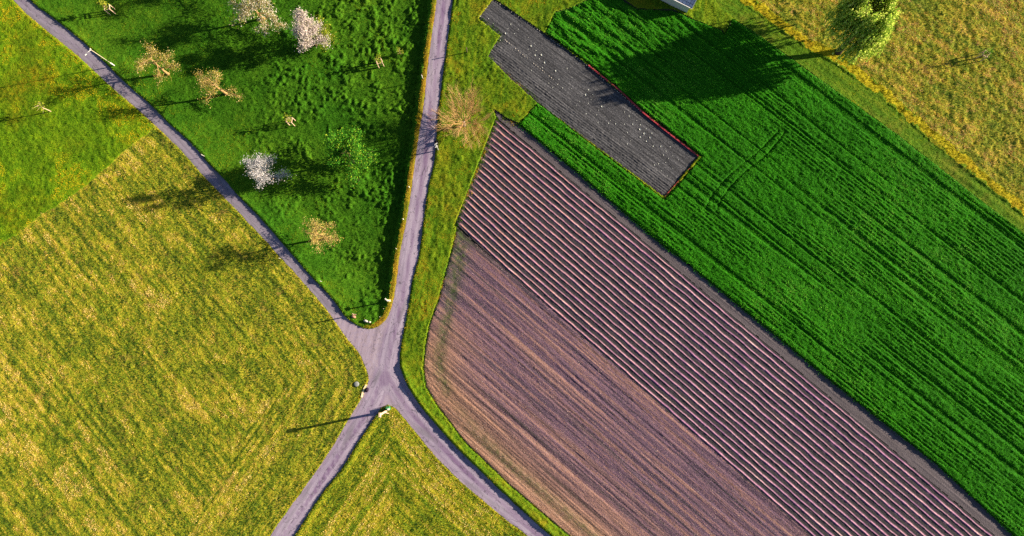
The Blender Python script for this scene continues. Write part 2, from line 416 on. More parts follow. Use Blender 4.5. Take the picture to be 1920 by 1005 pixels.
TRACK = atn([(925, 205), (950, 222), (973, 233), (1090, 330), (1225, 445), (1300, 503), (1568, 722), (1752, 867), (1902, 1005), (2090, 1165), (1960, 1150), RA + RAd * .9, RA])
STRIPL = [(1352, 20), (1400, 52), (1475, 105), (1680, 252), (1920, 440), (2100, 580)]
STRIP = atn([(1300, -60)] + STRIPL + [(2100, 545), (1920, 408), (1740, 262), (1660, 192), (1560, 117), (1512, 92), (1400, 12), (1330, -60)])
YEL = atn([(1330, -60), (1400, 10), (1512, 90), (1560, 115), (1660, 190), (1740, 260), (1920, 406), (2100, 545), (2100, 522), (1920, 386), (1740, 240), (1660, 170), (1570, 100), (1520, 78), (1410, -2), (1345, -60)])
PAST = atn([(1350, -60), (1410, -4), (1520, 78), (1570, 98), (1660, 170), (1740, 240), (1920, 386), (2100, 522), (2200, 300), (2200, -160), (1300, -160)])

# ------------------------------------------------------------------ terrain lattice
ST = .17
gx = np.arange(-104, 104.01, ST); gy = np.arange(-46, 72.01, ST)
X, Y = np.meshgrid(gx, gy)
wob = lambda s, a: (fbm(X / s, Y / s, 91, 2) - .5) * a
Xw = X + wob(.7, .5); Yw = Y + (fbm(X / .7, Y / .7, 95, 2) - .5) * .5
ZN = ['verge', 'orchard', 'bank', 'meadow', 'mown', 'tri', 'pasture', 'strip', 'yellow', 'soil']
Z = np.zeros(X.shape, np.int8)
Xs, Ys = Xw, Yw
Z[inpoly(X, Y, LEFT)] = 3
Xm = X + .7 * (fbm(X / 1.8, Y / 1.8, 86, 3) - .5); Ym = Y + .7 * (fbm(X / 1.8, Y / 1.8, 88, 3) - .5)
Z[inpoly(Xm, Ym, MOWN) & (Z == 3)] = 4
o_in = inpoly(X, Y, ORCH); Z[o_in] = 1
Z[inpoly(X, Y, TRI)] = 5
Z[inpoly(Xs, Ys, PAST)] = 6
Z[inpoly(Xs, Ys, STRIP)] = 7
Xy = X + 1.6 * (fbm(X / 1.4, Y / 1.4, 96, 3) - .5); Yy = Y + 1.6 * (fbm(X / 1.4, Y / 1.4, 98, 3) - .5)
Z[inpoly(Xy, Yy, YEL)] = 8
roadin = inpoly(X, Y, ROAD)
d_ml = dline(X, Y, np.concatenate([W['ML'], W['OA'][:max(2, len(W['OA']) * 2 // 3)]]))
d_pr = dline(X, Y, W['PR'])
Z[o_in & (d_ml < .85 + .5 * (fbm(X / 1.5, Y / 1.5, 5) - .5))] = 2
patch = np.zeros(X.shape, bool)
for Pg in (BED, CROP, RIDGE, STUB, TRACK): patch |= inpoly(X, Y, Pg)
U, V_ = to_px(X, Y)
d_road = dline(X, Y, ROAD, True)
n1 = fbm(X / .55, Y / .55, 1, 3); n2 = fbm(X / 2.2, Y / 2.2, 21, 3); n3 = fbm(X / 8., Y / 8., 33, 2)
n4 = fbm(X / .8, Y / .8, 61, 3)
fine = vn(X / .22, Y / .22, 77)
base = np.zeros(X.shape)
dep = 1.05 * sst(.7, 1.9, d_ml) * (1 - .55 * sst(5, 30, d_ml)) * sst(.5, 7, d_pr)
dep = dep * (1 - .55 * sst(480, 590, V_))
base = np.where(o_in, -dep, base)
# flow coordinates (along, across) of mowing and driving direction
def rotflow(dirpx):
    d = np.array([dirpx[0], -dirpx[1]], float); d /= np.linalg.norm(d)
    return X * d[0] + Y * d[1], -X * d[1] + Y * d[0]
FS = np.zeros(X.shape); FT = np.zeros(X.shape)
s, tt = rotflow((.66, .75)); FS[:] = s; FT[:] = tt
d_l = dline(X, Y, np.concatenate([W['PL'][int(len(W['PL']) * .5):], W['JL']]))
head = (Z == 4) & (d_l < 13 + 6 * (n3 - .5)); FT[head] = d_l[head] + 300
sel = (Z == 4) & ~head & (V_ < 700) & (U < 520)
d_a = dline(X, Y, W['LLR']); d_b = dline(X, Y, W['LRL'])
FT = np.where(Z == 5, np.minimum(d_a, d_b) + np.where(d_a < d_b, 0, 80), FT)
s, tt = rotflow((.80, .62))
for z in (6, 7, 8): FS[Z == z] = s[Z == z]; FT[Z == z] = tt[Z == z]
v0 = (Z == 0) | (Z == 2)
FT = np.where(v0, d_road + 500, FT); FS = np.where(v0, Y, FS)
strk = fbm(FS / 16., FT / .7, 41, 3)
Hh = np.zeros(X.shape)
TUS = (.06 + .48 * sst(330, 640, U - .25 * V_ + 120 * (n3 - .5))) 
hz = {0: .12 + .22 * n1 * n2 * 2 + .05 * fine, 1: .05 + TUS * sst(.45, .85, n2 * .5 + n1 * .5) + .09 * n1 + .03 * fine,
      2: .10 + .15 * n1, 3: .16 + .11 * sst(.35, .75, n1 * .6 + n2 * .4) + .04 * fine,
      4: .04 + .08 * (strk - .5) + .17 * (n4 - .3) + .06 * fine, 5: .04 + .09 * (strk - .5) + .15 * (n4 - .3) + .06 * fine,
      6: .03 + .30 * (n4 - .3) + .18 * (n2 - .3) + .06 * fine, 7: .04 + .14 * (strk - .3) + .12 * n1, 8: .08 + .18 * n1}
for k, h in hz.items(): Hh = np.where(Z == k, h, Hh)
# taller unmown grass beside path, lower lanes and verge rim
Hh += np.where((Z == 1), .28 * np.exp(-(d_pr / .8) ** 2), 0)
d_lrr = dline(X, Y, W['LRR'])
Hh += np.where(Z == 0, .32 * sst(0, .35, d_lrr) * np.exp(-(d_lrr / 1.0) ** 2), 0)
Hh += np.where(Z == 5, .25 * np.exp(-(d_a / .7) ** 2), 0)
Hh *= np.where(roadin, 1, sst(-.05, .30, d_road) * .85 + .15)
Hh = np.where(roadin, -.07, Hh)
Hh = np.where(patch, -.12, Hh)
Hh = np.where(patch | roadin, Hh, Hh)
GZ = base + Hh
brd = np.minimum.reduce([X - gx[0], gx[-1] - X, Y - gy[0], gy[-1] - Y])
GZ = GZ * sst(0, 3, brd)
Z[patch | (roadin & (d_road > .4))] = 9

def grid_obj(name, mat, P3, cellmask, attrs, label, cat, kind):
    ny, nx = P3.shape[:2]
    idx = np.arange(ny * nx).reshape(ny, nx)
    q = np.stack([idx[:-1, :-1], idx[:-1, 1:], idx[1:, 1:], idx[1:, :-1]], -1)[cellmask]
    used = np.unique(q); mp = np.full(ny * nx, -1, np.int32); mp[used] = np.arange(len(used))
    o = raw_mesh(name, P3.reshape(-1, 3)[used], mp[q], mat, None, {k: a.reshape(ny * nx, -1).squeeze()[used] if a.ndim == 2 else a.reshape(ny * nx, 3)[used] for k, a in attrs.items()}, True)
    return tag(o, label, cat, None, kind)

P3 = np.stack([X, Y, GZ], -1)
FLOW = np.stack([FS, FT, np.zeros_like(FS)], -1)
zc = Z[:-1, :-1]
LBL = {'verge': ('verge_ground', 'green grassy verge ground along the right side of the main road', 'verge'),
       'orchard': ('orchard_ground', 'dark green tussocky orchard ground between footpath and main road', 'meadow'),
       'bank': ('bank_ground', 'narrow orange and green bank along the left edge of main road', 'bank'),
       'meadow': ('meadow_ground', 'bright green unmown meadow in the upper left corner', 'meadow'),
       'mown': ('mown_field', 'large yellow-green mown hay field at lower left', 'field'),
       'tri': ('hay_field', 'triangular mown hay field between the two lower lanes', 'field'),
       'pasture': ('pasture_ground', 'brown and green dry pasture in the upper right corner', 'pasture'),
       'strip': ('grass_track', 'dull green grass track along the upper edge of the crop', 'track'),
       'yellow': ('dry_grass_strip', 'yellow dry grass strip between grass track and brown pasture', 'grass strip'),
       'soil': ('ground', 'bare soil ground underneath roads and fields', 'ground')}
for k, nm in enumerate(ZN):
    n_, l_, c_ = LBL[nm]
    grid_obj(n_, M[nm], P3, zc == k, {'flow': FLOW}, l_, c_, 'structure')

# far ground: one sheet round the lattice reaching the horizon
x0, x1, y0, y1 = gx[0], gx[-1], gy[0], gy[-1]; B = 3000
Vf = [(x0, y0, 0), (x1, y0, 0), (x1, y1, 0), (x0, y1, 0), (-B, -B, 0), (B, -B, 0), (B, B, 0), (-B, B, 0)]
o = raw_mesh('far_ground', np.array(Vf), np.array([(4, 5, 1, 0), (5, 6, 2, 1), (6, 7, 3, 2), (7, 4, 0, 3)]), M['far'])
tag(o, 'green farmland ground stretching away beyond the fields', 'ground', None, 'structure')

# ------------------------------------------------------------------ road and path sheets
def sheet(name, boundary, mat, z, center, width, label, cat):
    b = np.asarray(boundary)
    keep = [0]
    for i in range(1, len(b)):
        if np.linalg.norm(b[i] - b[keep[-1]]) > .05: keep.append(i)
    if np.linalg.norm(b[keep[-1]] - b[0]) < .05: keep.pop()
    b = b[keep]
    # slightly ragged asphalt edge
    b = b + np.stack([(vn(b[:, 0] / .9, b[:, 1] / .9, 3) - .5), (vn(b[:, 0] / .9, b[:, 1] / .9, 4) - .5)], -1) * .22
    ix = np.arange(b[:, 0].min(), b[:, 0].max(), .7); iy = np.arange(b[:, 1].min(), b[:, 1].max(), .7)
    gx_, gy_ = np.meshgrid(ix, iy); gx_ = gx_.ravel(); gy_ = gy_.ravel()
    m = inpoly(gx_, gy_, b) & (dline(gx_, gy_, b, True) > .3)
    pts = [Vector(p) for p in b] + [Vector(p) for p in np.stack([gx_[m], gy_[m]], -1)]
    n = len(b)
    vo, eo, fo, *_ = delaunay_2d_cdt(pts, [(i, (i + 1) % n) for i in range(n)], [], 1, 1e-5)
    Vv = np.array([(p.x, p.y) for p in vo])
    cd = np.full(len(Vv), 1e9); al = np.zeros(len(Vv)); sg = np.zeros(len(Vv))
    for c in center:
        c = np.asarray(c); acc = 0
        for i in range(len(c) - 1):
            d = c[i + 1] - c[i]; L = np.linalg.norm(d); d = d / L
            r = Vv - c[i]; t_ = np.clip(r @ d, 0, L)
            dist = np.linalg.norm(r - t_[:, None] * d, axis=1)
            side = d[0] * r[:, 1] - d[1] * r[:, 0]
            up = dist < cd
            cd[up] = dist[up]; al[up] = acc + t_[up]; sg[up] = np.sign(side[up]); acc += L
        acc += 100
    across = np.clip(cd / (width / 2), 0, 1)
    zz = z + .03 * (1 - across ** 2)
    o = raw_mesh(name, np.column_stack([Vv, zz]), np.array([f for f in fo], np.int32), mat, None,
                 {'flow': np.column_stack([al, sg * cd, 0 * al]), 'across': across}, True)
    return tag(o, label, cat, None, 'structure')

roadb = np.concatenate([W['JL'], W['LLR'], W['APX'], W['LRL'], W['LRR'], W['MR'], W['ML'], W['OA'], atn([(647, 593), (625, 590)])])
c_main = smooth(atn([(853, -150), (834, 0), (820, 100), (809, 195), (803, 250), (797, 305), (780, 400), (768, 475), (757, 545), (746, 600), (730, 660), (722, 720)]))
c_ll = smooth(atn([(720, 700), (694, 765), (648, 835), (590, 922), (528, 1005), (450, 1120)]))
c_lr = smooth(atn([(724, 700), (765, 765), (813, 820), (875, 885), (935, 940), (1012, 1005), (1150, 1120)]))
sheet('road', roadb, M['road'], .012, [c_main, c_ll, c_lr], 3.2, 'worn purple grey asphalt main road with fork at its lower end', 'road')
pathb = np.concatenate([W['PL'], atn([(625, 590), (647, 593)]), W['PR'][2:]])
c_p = smooth(atn([(-110, -150), (40, 0), (105, 55), (168, 108), (215, 152), (265, 196), (323, 250), (380, 312), (402, 335), (489, 425), (527, 470), (577, 525), (624, 578)]))
sheet('path', pathb, M['path'], .006, [c_p], 2.4, 'narrow dark grey asphalt footpath running diagonally from upper left', 'path')

# ------------------------------------------------------------------ field patches with their own row-aligned grids
def rot_patch(poly, dirpx, ds, dt):
    d = np.array([dirpx[0], -dirpx[1]], float); d /= np.linalg.norm(d); n = np.array([-d[1], d[0]])
    ss = poly @ d; tt_ = poly @ n
    S, T = np.meshgrid(np.arange(ss.min() - ds, ss.max() + ds, ds), np.arange(tt_.min() - dt, tt_.max() + dt, dt))
    PX = S * d[0] + T * n[0]; PY = S * d[1] + T * n[1]
    return S, T, PX, PY

# crop
ROWDIR = (.775, .632)
S, T, PX, PY = rot_patch(CROP, ROWDIR, .17, .13)
CX = PX + (fbm(PX / .6, PY / .6, 61, 2) - .5) * .5; CY = PY + (fbm(PX / .6, PY / .6, 62, 2) - .5) * .5
m_c = inpoly(CX, CY, CROP)
inset = dline(PX, PY, CROP, True)
Uc, Vc = to_px(PX, PY)
rowj = T + .15 * (fbm(S / 6, T / 3, 8, 2) - .5)
rowp = (.5 + .5 * np.cos(2 * np.pi * rowj / .62)) * sst(.3, .7, fbm(S / 9, T / 4, 51, 2))
lanes = fbm(S / 70., T / .85, 14, 2)
gap = sst(.27, .40, lanes)                        # long thin gaps between drilled rows
cl = .5 * sst(.25, .75, fbm(S / 1.8, T / .5, 18, 3)) + .5 * sst(.2, .8, fbm(S / .45, T / .33, 28, 2))
HC_ = (.22 + .15 * rowp + .23 * gap) * (.76 + .42 * cl)
tn = fbm(PX / 5., PY / 5., 29, 2)
up_left = sst(1450, 1150, Uc) * sst(260, 60, Vc)
HC_ = HC_ - up_left * .28 * (1 - sst(.4, .62, fbm(S / 3, T / .8, 44, 3)))
# two old wheel tracks crossing the rows
for off in (0, 22):
    tr = smooth(atn([(1322 + off, 392), (1338 + off, 362), (1375 + off, 322), (1415 + off, 290), (1458 + off * .6, 248)]), .5)
    HC_ -= .30 * np.exp(-(dline(PX, PY, tr) / .17) ** 2) * (.4 + fbm(PX / 2, PY / 2, 77, 2))
HC_ = np.clip(HC_, .04, 1) * sst(0, .22, inset) + (fbm(PX / .2, PY / .2, 15, 1) - .5) * .10
cellm = m_c[:-1, :-1] & m_c[1:, 1:] & m_c[:-1, 1:] & m_c[1:, :-1]
PC = np.stack([PX, PY, np.maximum(HC_, .01)], -1)
grid_obj('crop_canopy', M['crop'], PC, cellm, {'flow': np.stack([S, T, 0 * S], -1)}, 'dense dark green crop in long diagonal rows on the right', 'crop', 'stuff')
crop_pts = PC[m_c & (inset > .05)]

# ridge field between two converging edges
nr = 20
na = 420; nt = nr * 11
sa = np.linspace(0, 1, na) ** 1.0
tb = np.linspace(0, 1, nt)
SA, TB = np.meshgrid(sa, tb)
UVx = (RA[0] + RAd[0] * SA) * (1 - TB) + (RB[0] + RBd[0] * SA) * TB
UVy = (RA[1] + RAd[1] * SA) * (1 - TB) + (RB[1] + RBd[1] * SA) * TB
# rows bend slightly at the headland
bend = 9 * np.exp(-SA * 1100 / 60.) * (TB - .2)
UVy = UVy - bend
RX = np.empty_like(UVx); RY = np.empty_like(UVx)
yv = -(UVy - 502.5) / F; zzv = yv * sT - cT; kk = HC / -zzv
RX = (UVx - 960) / F * kk; RY = (yv * cT + sT) * kk
wig = .22 * (fbm(SA * 45, TB * 12, 3, 3) - .5) + .06 * (vn(SA * 260, TB * nr * 1.0, 5) - .5)
ph = (TB * nr + wig) % 1.0
alt = (np.floor(TB * nr + wig) % 2)
wr = .088 + .018 * alt + .03 * (fbm(SA * 40, TB * nr, 58, 2) - .5)
g = np.exp(-(((ph - .5) / wr) ** 2) * 1.0)
amp = .125 * (.55 + .9 * fbm(SA * 250, TB * nr, 6, 3))
left_e = sst(0, .006, SA - .008 * (vn(TB * 70, TB * 0, 9)))
RZ = .02 + amp * g * left_e + .04 * (fbm(SA * 500, TB * 60, 7, 2) - .5) - .03 * (np.abs(ph - 0) < .12) * alt
crest = np.exp(-(((ph - .5 + .04) / (wr * (1.0 + .4 * alt))) ** 2)) * (.85 + .6 * (fbm(SA * 90, TB * nr, 66, 3) - .3))  # pink set toward the sunward face, sunlight painted into the crest colour
flank = (.25 + .75 * alt) * np.exp(-(((ph - .5 - .13) / .10) ** 2)) + .5 * np.exp(-(((ph - .5 + .17) / .05) ** 2))  # painted shade beside each crest, mostly on the side away from the sun
# last wide bare strip along the upper edge has only a faint line
edge_t = 1 - np.exp(-((TB - 0) / .001) ** 2)
PR3 = np.stack([RX, RY, RZ], -1)
SR = SA * 115; TR = TB * 20
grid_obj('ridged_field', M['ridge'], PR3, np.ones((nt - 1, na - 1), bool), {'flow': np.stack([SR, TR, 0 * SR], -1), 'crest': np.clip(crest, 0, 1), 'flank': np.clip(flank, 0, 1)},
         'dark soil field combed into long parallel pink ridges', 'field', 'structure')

# dark track between ridges and crop
S, T, PX, PY = rot_patch(TRACK, (.772, .636), .3, .12)
CX = PX + (fbm(PX / .5, PY / .5, 71, 2) - .5) * .3
m_t = inpoly(CX, PY, TRACK)
cellm = m_t[:-1, :-1] & m_t[1:, 1:] & m_t[:-1, 1:] & m_t[1:, :-1]
d_ca = dline(PX, PY, atn([RA, RA + RAd]))
zt = .005 + .05 * fbm(S / 4, T / .3, 72, 3) + .06 * np.exp(-((d_ca - 1.0) / .1) ** 2) * vn(S / 3., T * 0, 12)
grid_obj('soil_track', M['track'], np.stack([PX, PY, zt], -1), cellm, {'flow': np.stack([S, T, 0 * S], -1)}, 'dark bare soil track between pink ridges and green crop', 'track', 'structure')

# stubble
S, T, PX, PY = rot_patch(STUB, (.76, .65), .28, .10)
CX = PX + (fbm(PX / .6, PY / .6, 81, 2) - .5) * .5
m_s = inpoly(CX, PY, STUB)
cellm = m_s[:-1, :-1] & m_s[1:, 1:] & m_s[:-1, 1:] & m_s[1:, :-1]
Us, Vs = to_px(PX, PY)
d_ls = dline(PX, PY, atn([(856, 428), (846, 470), (835, 510), (822, 560), (804, 610), (797, 650), (793, 690), (798, 725), (820, 762), (872, 830), (951, 906), (1038, 981), (1085, 1020), (1200, 1130)]))
trk = smooth(atn([(868, 440), (862, 480), (852, 530), (842, 580), (828, 640), (824, 690), (838, 730)]), .5)
dtr = dline(PX, PY, trk)
trk2 = smooth(atn([(835, 620), (815, 655), (808, 680), (812, 705), (830, 735)]), .5)
dtr2 = np.minimum(np.abs(dline(PX, PY, trk2) - .18), np.abs(dline(PX, PY, trk2) - .75))
green = np.clip(.9 * np.exp(-(dtr / 1.0) ** 2) + .55 * np.exp(-(d_ls / 3.2) ** 2) * sst(600, 480, Vs) + .75 * np.exp(-((d_ls - 2.6) / 1.0) ** 2) * sst(700, 860, Vs), 0, 1)
edge = np.clip(1.2 * np.exp(-(d_ls / 6.5) ** 2) * sst(560, 680, Vs), 0, 1)
zs = .02 + .19 * fbm(S / 16, T / .45, 83, 3) + .09 * fbm(S / .6, T / .3, 84, 3) - .05 * np.exp(-(dtr2 / .12) ** 2) - .04 * np.exp(-(dtr / .5) ** 2)
zs *= sst(0, .3, d_ls) * .9 + .1
PS = np.stack([PX, PY, zs], -1)
grid_obj('stubble_field', M['stubble'], PS, cellm, {'flow': np.stack([S, T, 0 * S], -1), 'green': green, 'edge': edge}, 'brown and mauve stubble field with fine drill lines', 'field', 'structure')
stub_pts = PS[m_s]

# garden bed
S, T, PX, PY = rot_patch(BED, (.79, .61), .16, .10)
m_b = inpoly(PX + (vn(PX / .4, PY / .4, 2) - .5) * .15, PY, BED)
cellm = m_b[:-1, :-1] & m_b[1:, 1:] & m_b[:-1, 1:] & m_b[1:, :-1]
Ub, Vb = to_px(PX, PY)
d_bl = dline(PX, PY, atn([(915, 105), (960, 150), (1005, 190), (1120, 276), (1245, 369)]))
low = sst(3.4, 2.6, d_bl)
fur = .5 + .5 * np.cos(2 * np.pi * (T + .06 * fbm(S / 2, T, 4, 2)) / .42)
zb = .01 + (.35 + .65 * low) * (.07 * fur * (.2 + 1.2 * fbm(S / .5, T / .4, 86, 2))) + .10 * fbm(S / .3, T / .25, 87, 3) * (.6 + .6 * low)
grid_obj('garden_bed', M['bed'], np.stack([PX, PY, zb], -1), cellm, {'flow': np.stack([S, T, 0 * S], -1)}, 'long dark grey soil garden bed dotted with white seedlings', 'garden bed', 'structure')

# ------------------------------------------------------------------ loose blades (stuff)
def blades(name, pts, h, w, lean, tint, mat, label, cat, quad=False):
    n = len(pts)
    a = RNG.uniform(0, 2 * np.pi, n); b = RNG.uniform(0, 2 * np.pi, n)
    hh = h * RNG.uniform(.5, 1.3, n); ww = w * RNG.uniform(.6, 1.4, n); ll = lean * RNG.uniform(.2, 1.3, n)
    side = np.stack([np.cos(b) * ww, np.sin(b) * ww, 0 * ww], -1)
    tip = pts + np.stack([np.cos(a) * ll, np.sin(a) * ll, hh], -1)
    if quad:
        mid = pts + .5 * (tip - pts) + np.array([0, 0, 1]) * (hh * .25)[:, None]
        V = np.concatenate([pts, mid + side, tip, mid - side]); i = np.arange(n)
        Fc = np.stack([i, i + n, i + 2 * n, i + 3 * n], -1); tn_ = np.tile(tint, 4)
    else:
        V = np.concatenate([pts - side, pts + side, tip]); i = np.arange(n)
        Fc = np.stack([i, i + n, i + 2 * n], -1); tn_ = np.tile(tint, 3)
    o = raw_mesh(name, V, Fc, mat, None, {'tint': tn_})
    return tag(o, label, cat, None, 'stuff')

def lattice_pts(zid, dens, extra=None):
    m = (zc == zid) & (U[:-1, :-1] > -60) & (U[:-1, :-1] < 1980) & (V_[:-1, :-1] > -60) & (V_[:-1, :-1] < 1065)
    if extra is not None: m &= extra[:-1, :-1]
    jj, ii = np.nonzero(m)
    n = int(len(jj) * ST * ST * dens)
    k = RNG.integers(0, len(jj), n); fj = RNG.random(n); fi = RNG.random(n); j = jj[k]; i = ii[k]
    z = GZ[j, i] * (1 - fi) * (1 - fj) + GZ[j, i + 1] * fi * (1 - fj) + GZ[j + 1, i] * (1 - fi) * fj + GZ[j + 1, i + 1] * fi * fj
    lattice_pts.s = strk2[j, i]; lattice_pts.d = d_road[j, i]
    return np.stack([gx[i] + fi * ST, gy[j] + fj * ST, z - .02], -1)

strk2 = sst(.22, .72, .6 * fbm(FS / 16., FT / .55, 47, 3) + .4 * fbm(FS / 25., FT / 2.4, 49, 2))
strk2 = strk2 - 1.1 * sst(.44, .26, fbm(FS / 13., FT / .42, 53, 2)) * sst(.4, .6, fbm(X / 9., Y / 9., 54, 2))
def hay_tint(p, s1, s2, s_, wt, seed=0, bias=0):
    x, y = p[:, 0], p[:, 1]
    q = wt[1] * sst(.3, .7, fbm(x / s1, y / s1, 101 + seed, 2)) + wt[2] * sst(.3, .7, fbm(x / s2, y / s2, 202 + seed, 3)) + wt[3] * s_
    q = sst(.16, .84, q / (wt[1] + wt[2] + wt[3]) + bias)
    return np.clip(wt[0] * (RNG.random(len(p)) - .5) + .07 + .86 * q, 0, 1)

def tint_of(p, s1, s2, wt=(.35, .33, .32), seed=0):
    x, y = p[:, 0], p[:, 1]
    t_ = wt[0] * RNG.random(len(p)) + wt[1] * sst(.25, .75, fbm(x / s1, y / s1, 101 + seed, 3)) + wt[2] * sst(.25, .75, fbm(x / s2, y / s2, 202 + seed, 2))
    return np.clip(t_, 0, 1)

p = lattice_pts(1, 60); blades('orchard_grass', p, .11, .06, .26, np.clip(tint_of(p, 1.2, 7) + .28 * np.exp(-(dline(p[:, 0], p[:, 1], W['PR'][::3]) / 5.) ** 2) - .03, 0, 1), M['blade_orchard'], 'lush dark green grass standing under the orchard trees', 'grass')
p = lattice_pts(3, 60); blades('meadow_grass', p, .10, .055, .25, hay_tint(p, 1.1, 7, 0, (.34, .40, .50, 0), 5, -.03), M['blade_meadow'], 'bright green and yellow meadow grass left of the footpath', 'grass')
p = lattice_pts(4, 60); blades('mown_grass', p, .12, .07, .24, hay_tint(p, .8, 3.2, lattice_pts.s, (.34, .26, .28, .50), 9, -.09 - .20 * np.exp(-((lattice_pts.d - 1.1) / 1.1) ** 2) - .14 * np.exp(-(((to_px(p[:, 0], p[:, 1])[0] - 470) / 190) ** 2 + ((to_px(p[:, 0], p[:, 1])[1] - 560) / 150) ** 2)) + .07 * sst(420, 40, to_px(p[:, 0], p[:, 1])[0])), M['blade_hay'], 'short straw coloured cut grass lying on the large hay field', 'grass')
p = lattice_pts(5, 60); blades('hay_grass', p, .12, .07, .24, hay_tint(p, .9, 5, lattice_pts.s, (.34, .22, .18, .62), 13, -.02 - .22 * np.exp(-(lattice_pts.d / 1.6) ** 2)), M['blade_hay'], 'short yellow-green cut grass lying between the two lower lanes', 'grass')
p = lattice_pts(6, 60); blades('pasture_grass', p, .13, .055, .2, hay_tint(p, .7, 3.8, lattice_pts.s, (.36, .26, .40, .34), 17, .05), M['blade_pasture'], 'dry brownish grass tufts of the upper right pasture', 'grass')
p = lattice_pts(7, 55); blades('track_grass', p, .09, .055, .22, hay_tint(p, .9, 5, lattice_pts.s, (.3, .3, .3, .5), 23, -.30), M['blade_meadow'], 'short yellow-green grass on the track above the crop', 'grass')
p = lattice_pts(0, 50); blades('verge_grass', p, .10, .055, .22, hay_tint(p, 1.1, 5, 0, (.3, .34, .5, 0), 21, -.05), M['blade_verge'], 'green grass standing on the road verge and grass track', 'grass')
p = np.concatenate([lattice_pts(2, 50), lattice_pts(8, 50)] + [lattice_pts(z_, 60, d_road < .55) for z_ in (3, 4, 5)]); blades('dry_grass', p, .16, .05, .16, tint_of(p, 1.2, 5, seed=25), M['blade_dry'], 'yellow and orange dry grass on bank and field edge strip', 'grass')
cu, cv = to_px(crop_pts[:, 0], crop_pts[:, 1])
ok = (cu > 940) & (cu < 1980) & (cv > -50) & (cv < 1060)
cp = crop_pts[ok]; n = 380000
cp = cp[RNG.integers(0, len(cp), n)] + np.column_stack([RNG.uniform(-.09, .09, n), RNG.uniform(-.09, .09, n), RNG.uniform(-.08, .02, n)])
blades('crop_leaves', cp, .10, .045, .17, np.clip(tint_of(cp, .9, 11, (.42, .3, .28), 31) + .45 * np.exp(-(dline(cp[:, 0], cp[:, 1], atn([(1400, 52), (1475, 105), (1680, 252), (1920, 440), (2090, 572)])) / .5) ** 2), 0, 1), M['blade_crop'], 'green leaves of the dense crop rows', 'crop', True)  # leaf tint raised along the upper right edge: sunlit rim painted in
sp = stub_pts[RNG.integers(0, len(stub_pts), 60000)]
blades('stubble_straw', sp, .05, .03, .14, RNG.random(len(sp)), blade_mat('stubble_stalks', [(0, (.05, .04, .05)), (.5, (.16, .11, .12)), (.85, (.32, .22, .18)), (1, (.55, .45, .4))], .1), 'short pale straw scattered over the mauve stubble field', 'straw')

# ------------------------------------------------------------------ height lookup
def ground_z(x, y):
    i = int(np.clip((x - gx[0]) / ST, 0, len(gx) - 2)); j = int(np.clip((y - gy[0]) / ST, 0, len(gy) - 2))
    return float(base[j, i]) + .0
def spot(u, v):
    x, y = at(u, v)
    z = ground_z(x, y)
    x, y = at(u, v, z)
    return Vector((x, y, z))

# ------------------------------------------------------------------ trees
def cards(pts, size, rng, tint_fn=None, elong=1.3, droop=False):
    n = len(pts); pts = np.asarray(pts)
    a = rng.normal(size=(n, 3)); a /= np.linalg.norm(a, axis=1)[:, None]
    if droop: a[:, 2] = -np.abs(a[:, 2]) - .8; a /= np.linalg.norm(a, axis=1)[:, None]
    b = np.cross(a, rng.normal(size=(n, 3))); b /= np.linalg.norm(b, axis=1)[:, None] + 1e-9
    s_ = size * rng.uniform(.55, 1.4, n)[:, None]
    A = a * s_ * elong * .5; Bv = b * s_ * .5
    V = np.concatenate([pts - A, pts + Bv, pts + A, pts - Bv]); i = np.arange(n)
    t_ = rng.random(n) if tint_fn is None else tint_fn(pts, rng)
    return V, np.stack([i, i + n, i + 2 * n, i + 3 * n], -1), np.tile(t_, 4)

